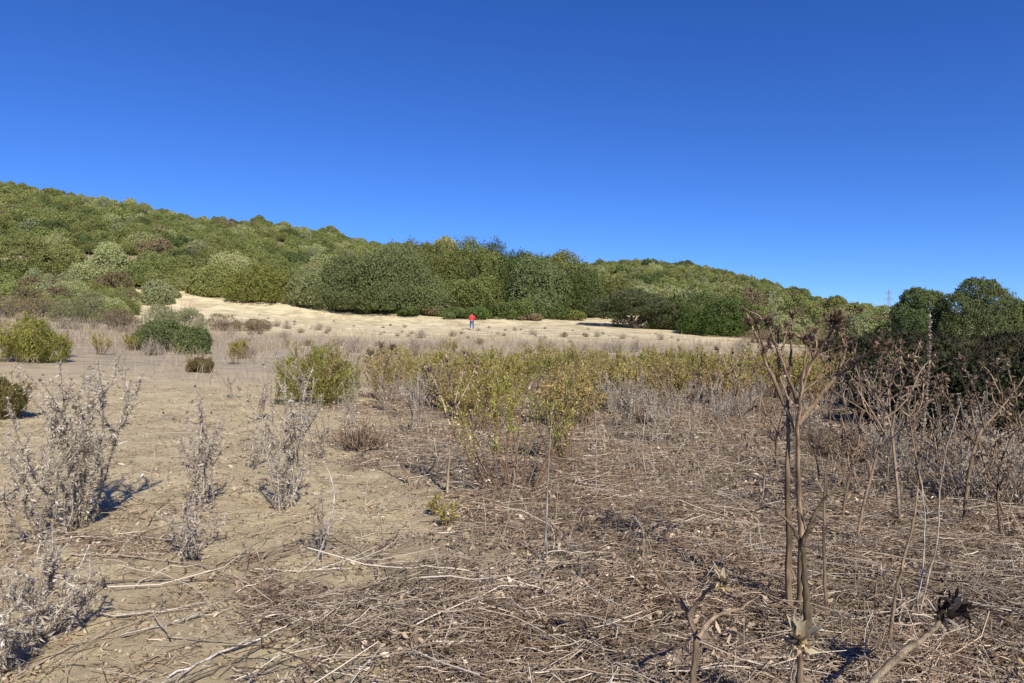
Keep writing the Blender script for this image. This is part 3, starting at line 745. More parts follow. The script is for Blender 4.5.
near_bush(602, 1.25, 1.22, 'leafy fleabane with reddish stems beside the thin pale upright stem', 512, 490, stems=26, lowbare=.45, green=((.16, .19, .035), (.32, .29, .08)), leaf=.036, step=.008)
near_bush(603, .8, 1.15, 'sparse upright fleabane just right of the thin pale stem', 566, 462, stems=16, lowbare=.4, green=((.11, .14, .03), (.22, .20, .06)))
near_bush(604, 2.3, 1.6, 'broad yellow-green bush near left frame edge on the field', 26, 362, stems=90, leaf=.07, step=.02, dome=True)
near_bush(605, .9, .8, 'low reddish-green bush cut by the left frame edge', 0, 418, stems=45, dome=True, green=((.12, .12, .04), (.20, .16, .07)))
near_bush(606, .85, .62, 'small reddish-brown bush on the bare sand left of centre', 200, 372, stems=40, dome=True, green=((.12, .10, .04), (.20, .15, .07)))
near_bush(607, .9, .75, 'small yellow-green bush beyond the bare sand, right of the reddish one', 240, 354, stems=40, leaf=.06, dome=True)
for i, (px, d, w, h, tn, lab) in enumerate([
    (178, 44, 3.3, 2.4, 'grey', 'rounded silvery bush beside the sandy gap on the left'),
    (80, 46, 3.2, 2.1, 'grey', 'rounded silvery bush left of the sandy gap'),
    (165, 31, 2.9, 1.4, 'dark', 'dark green bush below the silvery bush on the left field'),
    (185, 30, 1.8, 1.2, 'dark', 'small dark green bush touching the larger dark one on its right'),
    (120, 43, 2.8, 1.5, 'brown', 'brown dry bush between the two silvery bushes'),
    (40, 48, 3.4, 1.6, 'brown', 'brown dry bush left of the silvery bushes'),
    (222, 50, 2.6, 1.2, 'brown', 'low brown dry bush right of the sandy gap'),
    (5, 45, 3.2, 1.7, 'brown', 'brown dry bush at the left frame edge'),
    (255, 52, 2.4, .9, 'brown', 'flat brown dry bush on sand below the yellowish tree'),
    (780, 66, 3.0, 1.9, 'brown', 'brown bare bush right of the rounded vivid green tree'),
    (760, 60, 3.0, 1.2, 'brown', 'low brown bush at right end of the sandy field'),
    (815, 55, 3.4, 2.0, 'brown', 'leafless brown bush in front of the right hill'),
]):
    rng = np.random.default_rng(620 + i); root = empty('field_bush'); mb = MB()
    crown_geo(mb, rng, dome_lobes(rng, 9, w / 2, h, .03, .36, .58), 20000 if tn != 'brown' else 7000, .085, tn, aspect=.42); mb.obj('foliage', M_LEAF, root)
    sb = MB()
    for k in range(70 if tn == 'brown' else 25):
        a = rng.uniform(0, 6.28); q = w * .46 * math.sqrt(rng.random()); e = np.array([math.cos(a) * q, math.sin(a) * q, h * rng.uniform(.6, 1.02) * (1 - .8 * (q / w) ** 2 * 2)])
        sb.tube([e * [.2, .2, 0], e * [.6, .6, .55] + rng.normal(size=3) * .06, e], [.02, .014, .006], (.20, .16, .125), 4)
    sb.obj('stem', M_STEM, root); put(root, px, d, lab, 'bush')

# the leafy band across the middle of the field
band_proto = [inula(640 + i, h, st, sp, .058, green=g, lowbare=lb, step=.010) for i, (h, st, sp, g, lb) in enumerate([
    (1.15, 34, .55, YG, .35), (1.0, 26, .45, ((.22, .205, .045), (.36, .31, .11)), .3), (1.25, 22, .4, ((.16, .18, .035), (.29, .265, .07)), .45),
    (.95, 40, .6, ((.23, .195, .06), (.36, .29, .12)), .25), (1.1, 18, .35, ((.24, .195, .08), (.38, .31, .15)), .4)])]
for b in band_proto: family(b)
rb = np.random.default_rng(9); nb = 0; used = []
for _ in range(4000):
    if nb >= 88: break
    px = rb.uniform(372, 775); d = rb.uniform(9.5, 23)
    x = (px - 512) / F * d
    if px < 440 and d < 13: continue
    if 600 < px and d < 12.5: continue
    if px > 590 and d < 14 and rb.random() < .6: continue
    if any((x - a) ** 2 + (d - b) ** 2 < .75 ** 2 for a, b in used): continue
    used.append((x, d)); nb += 1
    o = spawn(band_proto[int(rb.integers(5))], (x, d, tz(x, d)), rb.uniform(0, 6.28), rb.uniform(.72, 1.0))
    seg = 'left end' if px < 450 else 'middle' if px < 600 else 'right half'
    dep = 'front' if d < 13.5 else 'back' if d > 18.5 else 'centre'
    tag(o, f'yellow-green fleabane clump at the {dep} of the leafy band, in its {seg}', 'plant', 'fleabane clumps of the leafy band')
for _ in range(30):
    px = rb.uniform(775, 900); d = rb.uniform(12.5, 26); x = (px - 512) / F * d
    o = spawn(band_proto[int(rb.integers(5))], (x, d, tz(x, d)), rb.uniform(0, 6.28), rb.uniform(.7, 1.0))
    tag(o, 'fleabane clump of the leafy band behind the tall forked dead thistle', 'plant', 'fleabane clumps of the leafy band')
for px, d in ((545, 27), (380, 25), (400, 30), (452, 34), (548, 24), (100, 26), (60, 24), (130, 30), (30, 30), (235, 24), (10, 25)):
    x = (px - 512) / F * d; o = spawn(band_proto[int(rb.integers(5))], (x, d, tz(x, d)), rb.uniform(0, 6.28), rb.uniform(.7, 1.05))
    tag(o, 'yellow-green clump on the open field behind the leafy band' if px > 300 else 'yellow-green clump on the left field below the silvery bushes', 'plant', 'fleabane clumps beyond the band')

# ------------------------------------------------------------------ silver thistles
for args, px, py, lab, rz in [
    ((701, 1.16, 15, .46, .0052, .058), 84, 526, 'largest silver thistle, many spiky stems, left foreground on bare sand', 0),
    ((702, .74, 7, .85, .008, .055), 52, 540, 'silver thistle with sideways sprawling stems below the largest one', 2),
    ((703, .98, 7, .26, .007, .055), 205, 512, 'narrow silver thistle standing right of the thin curved pale stalk', 1),
    ((704, 1.18, 9, .30, .007, .055), 283, 508, 'silver thistle with upright stems in front of the rounded green bush', 4),
    ((705, .44, 9, .85, .0055, .045), 40, 640, 'crumpled silver thistle mound in bottom left corner', 3),
    ((706, .30, 6, .9, .006, .055), 10, 668, 'low silver thistle cut by the left frame edge at bottom', 5),
    ((707, .34, 9, 1.5, .008, .05), 190, 556, 'collapsed silver thistle lying on sand at centre left', 1),
    ((708, .62, 3, .2, .011, .04), 325, 562, 'thin pale thistle leaning over its long shadow, left of centre', 2),
    ((709, .55, 4, .35, .010, .045), 322, 458, 'small silver thistle right of the upright-stemmed one', 0),
    ((710, .5, 5, .5, .009, .05), 255, 470, 'short silver thistle with a dark tangle at its foot', 3),
]:
    o = silver_thistle(*args); g = G(px, py); place(o, g, rz); tag(o, lab, 'thistle', 'silver thistles')
sp = [silver_thistle(720, .85, 4, .25, .011, .05), silver_thistle(721, .7, 6, .45, .010, .055), silver_thistle(722, 1.0, 3, .16, .012, .045), silver_thistle(723, .5, 5, .6, .010, .055)]
for s_ in sp: family(s_)
spots = [(640, 415), (658, 420), (676, 412), (690, 440), (700, 405), (655, 445), (668, 430), (716, 408), (630, 430), (742, 400), (640, 400), (610, 412), (725, 425), (690, 395), (655, 395), (760, 402),
         (400, 420), (418, 412), (395, 402), (410, 432), (430, 425), (345, 440), (355, 425), (385, 412), (900, 430), (885, 445), (870, 425), (915, 440), (940, 455), (955, 470), (980, 470), (925, 470), (880, 470), (860, 405),
         (300, 420), (232, 398), (258, 420), (120, 372), (100, 350), (200, 345), (150, 356), (340, 372), (352, 350), (600, 400), (580, 408), (546, 412), (800, 415), (780, 408), (830, 420), (845, 410), (700, 385), (720, 380)]
wl = [('among the pale group right of centre', 600, 770), ('near the white tufts left of the leafy band', 335, 600), ('in front of the shaded right thicket', 850, 1024), ('on the left field', 0, 335), ('behind the tall forked dead thistle', 770, 850)]
for i, (px, py) in enumerate(spots):
    o = spawn(sp[int(rb.integers(4))], G(px, py), rb.uniform(0, 6.28), rb.uniform(.7, 1.1), (rb.normal() * .08, rb.normal() * .08))
    w_ = [a for a, lo_, hi_ in wl if lo_ <= px < hi_][0]
    tag(o, f'{"pale far" if py < 400 else "pale"} spiny dead thistle {w_}', 'thistle', 'scattered pale thistles')

# ------------------------------------------------------------------ the tall forked dead thistle (right of centre) and other traced plants
def traced(name, label, base_d, branches, heads, cat='thistle', pl=BROWN, leaves=None, seed=0, group=None, jitter=.5, headcol=None):
    """branches: list of (pixel path, r0, r1, depth offset start, depth offset end); the plant's fork spreads in depth as well"""
    rng = np.random.default_rng(seed); origin = P(*branches[0][0][0], base_d)
    root = empty(name, (origin[0], origin[1], tz(origin[0], origin[1]))); o = np.array(root.location)
    st = MB(); paths = []; c0 = pal(rng, pl, 1)[0]
    for pts, r0, r1, d0, d1 in branches:
        n = len(pts); dd = base_d + np.linspace(d0, d1, n)
        key = np.array([P(px, py, d) for (px, py), d in zip(pts, dd)]) - o
        # refine with a smooth curve and slight knobbly wander
        t = np.linspace(0, n - 1, (n - 1) * 4 + 1); q = np.column_stack([np.interp(t, np.arange(n), key[:, k]) for k in range(3)])
        for _ in range(2): q[1:-1] = .25 * q[:-2] + .5 * q[1:-1] + .25 * q[2:]
        q[1:-1] += rng.normal(size=q[1:-1].shape) * .0018
        rad = np.linspace(r0, r1 * .75, len(q)) * rng.uniform(.82, 1.18, len(q)) * .82
        st.tube(q, rad, c0 * rng.uniform(.85, 1.2), 8); paths.append(q)
    if seed in (1, 10, 11, 14, 15):
        for q in list(paths[2 if seed == 1 else 1:]):
            for k in range(4 if seed == 1 else 3):
                j = int(rng.integers(max(2, len(q) // 3), len(q) - 1)); tg = q[j] - q[j - 1]; tg /= np.linalg.norm(tg); l = rng.uniform(.04, .12)
                e = q[j] + (tg * .7 + rng.normal(size=3) * .5 + np.array([0, 0, .5])) * l; b = curve(rng, q[j], e, .008, 6)
                st.tube(b, np.linspace(.0035, .0015, 6), c0 * rng.uniform(.7, 1.2), 6); paths.append(b)
                if rng.random() < .6: hd = MB(); thistle_head(hd, rng, e, e - b[-2], rng.uniform(.007, .015), pl); hd.obj('flower_head', M_DRY, root)
    st.obj('stem', M_STEM, root)
    for px, py, dd, r, ax in heads:
        hd = MB(); thistle_head(hd, rng, P(px, py, base_d + dd) - o, ax, r, headcol if headcol is not None else pl, 40, 1.6); hd.obj('flower_head', M_DRY, root)
    if leaves:
        lf = MB(); pos, tan, fr = along(paths, rng, leaves[0], .3); n = len(pos); oo = np.cross(tan, unit(n, rng)); L = rng.uniform(.012, leaves[1], n)
        lf.flaps(pos, oo + np.array([0, 0, -.4]), unit(n, rng), L, L * .35, rng.uniform(-1, 1, n), pal(rng, np.vstack([pl, pl * 1.4, PALE[2:3]]), n)); lf.obj('leaves', M_DRY, root)
    tag(root, label, cat, group); return root
up = (0, 0, 1)
STALK = np.array([(.23, .175, .115), (.28, .215, .145), (.19, .14, .09)])
traced('dead_thistle', 'tallest forked dead thistle with brown flower heads, right of centre', 3.3, [
    ([(790, 618), (788, 580), (789, 545), (787, 470), (789, 437), (787, 411), (790, 379), (791.5, 340), (793, 320)], .021, .006, 0, .05),
    ([(800, 620), (801, 560), (801, 532), (798, 470), (797.5, 429), (800, 400), (803, 375), (806, 345)], .024, .006, .02, -.08),
    ([(795, 429), (773, 376.5), (766, 366), (758.5, 340), (752, 326)], .013, .006, 0, .22),
    ([(766, 366), (762, 350), (760, 334), (757, 324)], .008, .005, .12, .05),
    ([(796, 402), (795, 395), (782, 363), (774, 342), (769, 327)], .012, .006, 0, -.25),
    ([(781, 361), (785, 334), (787, 326)], .007, .005, -.14, -.05),
    ([(798, 424), (819, 397.6), (835, 379), (843, 363), (845.5, 350), (841.5, 334)], .014, .006, 0, .2),
    ([(834, 380), (851, 366), (869, 353), (877, 348)], .010, .006, .1, -.1),
    ([(793, 390), (808.6, 366), (824, 345), (832, 332), (837, 324)], .012, .006, 0, -.2),
    ([(803, 392), (815, 382), (824, 374), (830, 362)], .008, .004, 0, .2),
    ([(789, 400), (779, 376), (777, 352), (779, 340)], .007, .004, 0, .15),
    ([(800, 395), (812, 362), (817, 345), (815, 334)], .007, .004, 0, .15),
], [(751, 325, .22, .026, (-.3, 0, 1)), (757, 323, .05, .022, (0, 0, 1)), (769, 325, -.25, .028, (-.2, -.2, 1)), (793, 318, .05, .022, up), (787, 327, -.05, .016, up), (806, 343, -.08, .026, up), (841, 332, .2, .024, (-.3, 0, 1)),
    (836, 322, -.2, .032, (.4, 0, 1)), (830, 324, -.18, .02, (-.2, 0, 1)), (872, 349, -.08, .026, (.8, 0, .5)), (884, 344, -.1, .018, (1, 0, .3)), (791, 338, .04, .018, up), (815, 333, .15, .016, up), (830, 361, .2, .016, up), (779, 339, .15, .016, up)],
    pl=np.array([(.155, .105, .068), (.18, .125, .08), (.11, .072, .048)]), leaves=(.016, .028), seed=1)
traced('dead_thistle', 'dead stalk with wide Y fork standing just in front of the tallest thistle', 2.95, [
    ([(809, 648), (808, 623), (805.5, 595), (804, 563), (802, 543)], .022, .017, 0, 0),
    ([(802, 544), (793, 526), (780.5, 514), (765, 504), (757, 493)], .011, .004, 0, .15),
    ([(802, 545), (807, 532), (816, 510), (827, 495), (841, 492), (855, 492)], .013, .004, 0, -.12),
    ([(807, 532), (801, 516), (797, 508)], .007, .004, 0, .08),
    ([(827, 495), (840, 480), (848, 474)], .006, .003, -.08, 0),
    ([(770, 507), (760, 508), (752, 512)], .005, .003, .1, .2),
], [(855, 491, -.12, .012, (1, 0, .1))], pl=STALK * .85, seed=2)
traced('dry_stake', 'straight thin pale stick right of the tallest forked thistle', 3.27, [([(827, 617), (825, 575), (823.6, 532), (824, 482), (829, 455)], .011, .006, 0, .05)], [], 'stalk', pl=STALK * 1.25, seed=3)
traced('dead_thistle', 'low dead stalk with four spread branches and pale open heads, bottom right of centre', 2.32, [
    ([(688, 735), (692.7, 683), (697.7, 638), (689, 613), (674, 592), (659.5, 576.6), (641, 555)], .018, .006, 0, .15),
    ([(690, 614), (702, 596), (716, 583), (722, 582)], .010, .006, 0, -.1),
    ([(698, 638), (712, 616), (742, 608), (759, 596)], .012, .004, 0, .15),
    ([(659, 577), (666, 560), (667, 548)], .006, .003, .12, .2),
    ([(643, 557), (655, 557), (668, 560)], .004, .002, .15, .2),
], [(636, 558, .15, .02, (-1, 0, .4)), (641, 553, .15, .013, (-.3, 0, 1))], pl=STALK, seed=4)
# pale open head on that stalk
def open_head(root, c, r, n, seed, ax=(0, -.4, 1)):
    rng = np.random.default_rng(seed); mb = MB(); ax = np.array(ax, float); ax /= np.linalg.norm(ax)
    o = np.cross(np.broadcast_to(ax, (n, 3)), unit(n, rng)); o /= np.linalg.norm(o, axis=1, keepdims=True)
    d = o * rng.uniform(.35, .9, (n, 1)) + ax * rng.uniform(.5, 1.1, (n, 1)); L = r * rng.uniform(.7, 1.25, n)
    for k in range(n):
        t = np.linspace(0, 1, 7)[:, None]; dk = d[k] / np.linalg.norm(d[k]); ok_ = o[k]; cv = rng.uniform(-.25, .35)
        sp_ = np.asarray(c) + ok_ * r * .12 + dk * L[k] * t + ok_ * cv * L[k] * t ** 2 + rng.normal(size=(7, 3)) * r * .012
        sd = np.cross(dk, ok_); sd /= np.linalg.norm(sd) + 1e-9; wd = L[k] * .17 * np.sin(np.clip(t * .8 + .2, 0, 1) * math.pi) ** .8 * rng.uniform(.7, 1.2); ins = -ok_ * wd * .5
        vv = np.concatenate([sp_ - sd * wd + ins, sp_ - ok_ * 0, sp_ + sd * wd + ins], 1).reshape(-1, 3); fi = np.arange(6) * 3
        cc = np.array((.50, .41, .27)) * rng.uniform(.75, 1.25) * rng.uniform(.85, 1.15, (21, 1))
        cc = cc * np.repeat(np.linspace(.7, 1.05, 7), 3)[:, None] * .82
        mb.add(vv, np.vstack([np.stack([fi, fi + 1, fi + 4, fi + 3], 1), np.stack([fi + 1, fi + 2, fi + 5, fi + 4], 1)]), cc)
    m = 190; d2 = unit(m, rng) + ax * .15; L2 = r * rng.uniform(.2, .65, m); mb.flaps(np.asarray(c) - ax * r * .25 + rng.normal(size=(m, 3)) * r * .17, d2, unit(m, rng), L2, L2 * .35, rng.uniform(-1, 1, m), pal(rng, np.array([(.42, .32, .19), (.33, .24, .14), (.52, .42, .28)]), m))
    return mb.obj('flower_head', M_DRY, root)
low = COL.objects[-1]
lowroot = [o for o in COL.objects if o.get('label', '').startswith('low dead stalk with four')][0]
open_head(lowroot, P(722, 581, 2.22) - np.array(lowroot.location), .045, 9, 1, (.2, -.3, 1))
t = traced('dead_thistle', 'stout dead stalk ending in a pale open head with big pointed bracts, at bottom', 2.15, [([(797, 760), (799, 700), (801, 662), (800, 640)], .017, .013, 0, .02)], [], pl=STALK, seed=5)
open_head(t, P(799, 640, 2.17) - np.array(t.location), .072, 10, 3, (0, -.35, 1))
t = traced('dead_thistle', 'thick pale stalk leaning right with a black rotten head, bottom right', 2.25, [([(850, 712), (873, 683), (896.6, 656), (915, 644), (930, 633), (940, 622)], .016, .010, -.1, .12)],
           [(946, 614, .14, .045, (.8, 0, .7)), (938, 618, .14, .03, (.2, -.5, .8)), (958, 612, .15, .028, (1, 0, .3))], pl=STALK * .85, seed=6, headcol=np.array([(.02, .015, .012), (.05, .035, .025), (.03, .022, .018), (.3, .25, .2)]))
traced('dry_stake', 'slim stick with dark knot and pale cut foot, right foreground', 2.92, [([(890.6, 650), (891, 625), (896.6, 590), (905, 555), (913, 523), (918, 490)], .012, .005, 0, .1)], [(896, 595, 0, .012, up)], 'stalk', pl=STALK * .9, seed=7)
traced('dry_stake', 'thin pale curving stalk right of the dark knotted stick', 3.3, [([(920, 612), (929, 575), (938, 540), (939, 500), (943, 464), (952, 430), (960, 405)], .006, .003, 0, .2)], [(960, 404, .2, .010, up)], 'stalk', pl=PALE * .8, seed=8)
traced('dry_stake', 'thin pale stalk rising straight beside the curving one', 3.35, [([(917, 606), (923, 570), (925, 520), (922, 480)], .005, .003, 0, .1)], [], 'stalk', pl=PALE * .7, seed=9)
traced('dead_thistle', 'dead thistle with white leaf tufts right of the tallest one', 5.0, [
    ([(900, 521), (897, 480), (891.6, 426), (883, 406), (870, 386), (863, 370)], .015, .006, 0, .2),
    ([(892, 428), (897, 400), (905, 380), (912, 362)], .010, .006, 0, -.2), ([(891, 420), (889, 395), (886, 372)], .008, .005, 0, .2), ([(897, 400), (912, 392), (922, 376)], .007, .004, -.1, .1),
    ([(886, 410), (878, 396), (874, 372)], .006, .004, .1, .3), ([(903, 384), (900, 366), (901, 356)], .006, .004, -.1, 0)],
    [(863, 369, .2, .028, up), (912, 361, -.2, .03, up), (886, 371, .2, .026, up), (922, 375, .1, .028, up), (874, 371, .3, .024, up), (901, 355, 0, .026, up)], pl=BROWN, leaves=(.02, .05), seed=10)
traced('dead_thistle', 'dark dead thistle with branches bending to right frame edge', 4.9, [
    ([(963, 524), (968, 480), (976, 440), (984.6, 426), (1003, 406), (1023, 380), (1032, 360)], .018, .007, 0, .3),
    ([(984, 428), (978, 400), (970, 380), (962, 362)], .009, .005, 0, -.2), ([(976, 445), (960, 420), (948, 400), (940, 385)], .009, .005, 0, .2), ([(1003, 406), (1000, 385), (996, 366)], .007, .004, .2, .1),
    ([(984, 430), (988, 400), (986, 376)], .007, .004, 0, .2), ([(1010, 398), (1022, 395), (1035, 392)], .006, .004, .2, .3)],
    [(962, 361, -.2, .03, up), (940, 384, .2, .028, up), (996, 365, .1, .026, up), (986, 375, .2, .028, up), (1033, 358, .3, .03, up)], pl=BROWN * .8, leaves=(.022, .05), seed=11)
o = whorl_spike(760, 1.62); g = G(916, 508); place(o, g, .6, 1.0, (0.02, .09)); tag(o, 'tallest pale spike with spiny whorls, rising before the feathery trees', 'stalk', 'whorled stalks')
t = traced('upright_stem', 'slender straight pale grey stem standing alone in the centre', 4.02, [([(546.5, 566), (546, 530), (547.5, 490), (549, 460), (551, 430), (552, 405)], .0075, .003, 0, .04)], [], 'stalk', pl=np.array([(.42, .395, .36)]), seed=12)
t = traced('dry_stalk', 'thin pale curved stalk with white tip beside the largest silver thistle', 4.75, [([(147, 525), (149, 500), (151, 470), (156, 445), (163, 430), (172, 420)], .007, .004, 0, .1)], [(173, 419, .1, .014, up)], 'stalk', pl=PALE * 1.05, seed=13)
# brown stalks in the middle distance, left of centre
traced('dead_thistle', 'slanting brown stalk with broom-like top left of centre', 6.3, [
    ([(412, 488), (404, 470), (396, 440), (386, 405), (382, 378)], .014, .008, 0, .2), ([(384, 390), (374, 372), (370, 356)], .008, .004, .2, .3), ([(383, 384), (386, 365), (392, 350)], .008, .004, .2, .1), ([(383, 382), (380, 362), (381, 348)], .006, .004, .2, .3)],
    [(370, 355, .3, .03, up), (392, 349, .1, .03, up), (381, 347, .3, .028, up)], pl=BROWN * 1.1, leaves=(.03, .05), seed=14)
traced('dead_thistle', 'brown stalk with spreading fork between the slanting stalk and leafy fleabane', 5.9, [
    ([(447, 498), (449, 460), (450, 430), (455, 400), (462, 375), (466, 358)], .016, .006, 0, .1), ([(450, 425), (442, 400), (436, 385), (430, 372)], .011, .005, 0, .3), ([(455, 400), (450, 380), (447, 362)], .008, .005, .05, -.2), ([(451, 420), (463, 395), (472, 378), (476, 366)], .009, .005, 0, .3)],
    [(466, 356, .1, .03, up), (430, 371, .3, .03, up), (447, 361, -.2, .028, up), (476, 365, .3, .03, up)], pl=BROWN * 1.15, leaves=(.03, .05), seed=15)
traced('dry_stake', 'pale upright stick behind the two forked brown stalks', 9.0, [([(418, 424), (418, 400), (418, 372)], .016, .011, 0, .05)], [], 'stalk', pl=PALE * .8, seed=16)

# more dead stalks scattered over the field
bs = [brown_stalk(770 + i, h, n) for i, (h, n) in enumerate([(1.2, 6), (1.0, 5), (.85, 7), (1.3, 4)])]
ws = [whorl_spike(780, 1.0), whorl_spike(781, .8)]
ds = [dry_stem(790 + i, h, twigs=t_) for i, (h, t_) in enumerate([(.7, 3), (.5, 2), (.9, 4), (.6, 0)])]
for q in bs + ws + ds: family(q)
for px, py in [(925, 500), (945, 485), (990, 500), (1008, 520), (1018, 480), (870, 450), (905, 455), (935, 445), (965, 450), (985, 455), (1012, 450), (850, 430), (830, 425), (895, 425), (995, 435), (1000, 540), (880, 440), (775, 470), (842, 520), (868, 505), (820, 480), (748, 462), (855, 545), (915, 430), (758, 420), (742, 395), (1040, 500)]:
    o = spawn(bs[int(rb.integers(4))], G(px, py), rb.uniform(0, 6.28), rb.uniform(.75, 1.08), (rb.normal() * .1, rb.normal() * .1))
    tag(o, 'brown branching dead thistle in the tangle before the shaded right thicket' if px > 800 else 'brown dead thistle behind the pale group right of centre', 'thistle', 'brown dead thistles on the right')
for px, py in [(594, 430), (575, 425), (690, 430), (710, 420), (660, 440), (750, 440), (900, 500), (950, 500), (1005, 480), (270, 440), (120, 400), (640, 440), (672, 425), (700, 415), (728, 405), (360, 410), (620, 425), (345, 395)]:
    o = spawn(ws[int(rb.integers(2))], G(px, py), rb.uniform(0, 6.28), rb.uniform(.75, 1.05), (rb.normal() * .07, rb.normal() * .07))
    tag(o, 'short whorled pale spike ' + ('on the open ground right of centre' if 600 < px < 800 else 'on the right before the thicket' if px > 800 else 'left of the leafy band' if px < 500 else 'beside the leafy fleabane'), 'stalk', 'whorled stalks')
for _ in range(110):
    px = rb.uniform(330, 1024); py = 392 + 190 * rb.random() ** 1.6
    if px < 430 and rb.random() < .5: continue
    g = G(px, py)
    o = spawn(ds[int(rb.integers(4))], g, rb.uniform(0, 6.28), rb.uniform(.6, 1.1) * (1 if py < 500 else .6), (rb.normal() * .18, rb.normal() * .18))
    a = 'right' if px > 800 else 'centre' if px > 520 else 'centre left'
    b = 'far' if py < 420 else 'middle' if py < 480 else 'near'
    tag(o, f'thin dry seed stalk on littered ground at {a}, {b} distance', 'stalk', 'thin dry seed stalks')
# dry twiggy bushes over the far field
db = [dry_bush(800 + i, w, h, n_, pl=(PALE * .75 + BROWN * .25) if i < 2 else BROWN * 1.2) for i, (w, h, n_) in enumerate([(.9, .7, 120), (1.3, .8, 150), (.8, .5, 110)])]
for q in db: family(q)
for _ in range(230):
    d = math.sqrt(rb.uniform(12 ** 2, 60 ** 2)); px = rb.uniform(-20, 800); x = (px - 512) / F * d
    if d < 26 and px < 330 and rb.random() < .75: continue
    if px > 330 and d > 44 and rb.random() < .7: continue
    o = spawn(db[int(rb.integers(3))], (x, d, tz(x, d)), rb.uniform(0, 6.28), rb.uniform(.45, 1.2))
    a = 'left' if px < 280 else 'middle' if px < 560 else 'right'
    b = 'far' if d > 38 else 'halfway' if d > 22 else 'near'
    tag(o, f'dry greyish twig bush on the {a} of the field, {b} towards the trees', 'bush', 'dry twig bushes on the field')
for _ in range(45):
    d = rb.uniform(57, 74); px = rb.uniform(250, 730); x = (px - 512) / F * d
    o = spawn(db[int(rb.integers(3))], (x, d, tz(x, d)), rb.uniform(0, 6.28), rb.uniform(.25, .6))
    tag(o, 'tiny dark tuft on the pale sandy strip ' + ('left of' if px < 472 else 'right of') + ' the person', 'tuft', 'tufts on the pale strip')
for px, py in [(800, 440), (820, 455), (850, 460), (730, 420), (745, 410), (765, 415), (860, 440), (900, 480), (1000, 490), (940, 470), (970, 500), (1015, 505), (885, 455), (640, 425), (600, 405), (620, 410), (700, 400), (480, 430), (500, 420), (360, 450)]:
    o = spawn(db[int(rb.integers(3))], G(px, py), rb.uniform(0, 6.28), rb.uniform(.6, .95))
    tag(o, 'low dry tangle of twigs around the tall forked thistle' if 780 < px < 870 else 'low dry tangle of twigs before the right thicket' if px >= 870 else 'low dry tangle of twigs in the middle ground', 'bush', 'low dry tangles')
# small yellow-flowered plants
for px, py, lab in [(446, 528, 'small yellowish-green seedling on litter left of the grey stem'), (560, 462, 'small plant with yellow flowers beside the grey stem'), (438, 516, 'tiny green plant beside the yellowish seedling')]:
    o = inula(820 + px, .2 if px != 560 else .6, 7, .08 if px != 560 else .2, .035, 'seedling', ((.14, .17, .03), (.30, .27, .05)), False, .1, .014)
    if px == 560:
        fb = MB(); n = 22; c = np.column_stack([R.normal(size=n) * .1, R.normal(size=n) * .1, R.uniform(.35, .62, n)])
        for k in range(7):
            a = k * .9 + R.uniform(0, .3, n); L = np.full(n, .014); fb.leaves(c, np.column_stack([np.cos(a), np.sin(a), np.full(n, .5)]), np.tile([0, 0, 1.], (n, 1)), L, L * .6, np.tile((.75, .55, .03), (n, 1)))
        fb.obj('blossoms', M_NEAR, o)
    single(o, px, py, lab, 'plant')

for q in band_proto + sp + bs + ws + ds + db:      # a prototype no copy has taken the place of
    if q.name not in _proto_used:
        for ch in list(q.children): bpy.data.objects.remove(ch)
        bpy.data.objects.remove(q)
# ------------------------------------------------------------------ fallen stalks lying on the ground
def fallen(pts, r0, r1, label, pl=PALE, seed=0, lift=.02, twigs=2):
    rng = np.random.default_rng(900 + seed); key = np.array([G(a, b, lift) for a, b in pts]); n = len(key); root = empty('fallen_stalk', key[0]); key = key - key[0]
    t = np.linspace(0, n - 1, (n - 1) * 5 + 1); q = np.column_stack([np.interp(t, np.arange(n), key[:, k]) for k in range(3)])
    for _ in range(2): q[1:-1] = .25 * q[:-2] + .5 * q[1:-1] + .25 * q[2:]
    q[1:-1] += rng.normal(size=q[1:-1].shape) * .004; mb = MB(); c = pal(rng, pl, 1)[0]; q[1:-1] += rng.normal(size=q[1:-1].shape) * np.array([.006, .006, .003]); mb.tube(q, np.linspace(r0, r1, len(q)) * .62 * rng.uniform(.8, 1.15, len(q)), c * .85, 7)
    mb.obj('stem', M_STEM, root)
    if twigs:
        for k in range(twigs):
            tb = MB(); j = int(rng.integers(2, len(q) - 1)); e = q[j] + np.array([rng.normal() * .13, rng.normal() * .13, rng.uniform(.01, .08)]); tb.tube(curve(rng, q[j], e, .01, 5), np.linspace(r1 * .9, r1 * .4, 5), c * .9, 5); tb.obj('twig', M_STEM, root)
    tag(root, label, 'stalk', 'fallen stalks on the ground'); return root
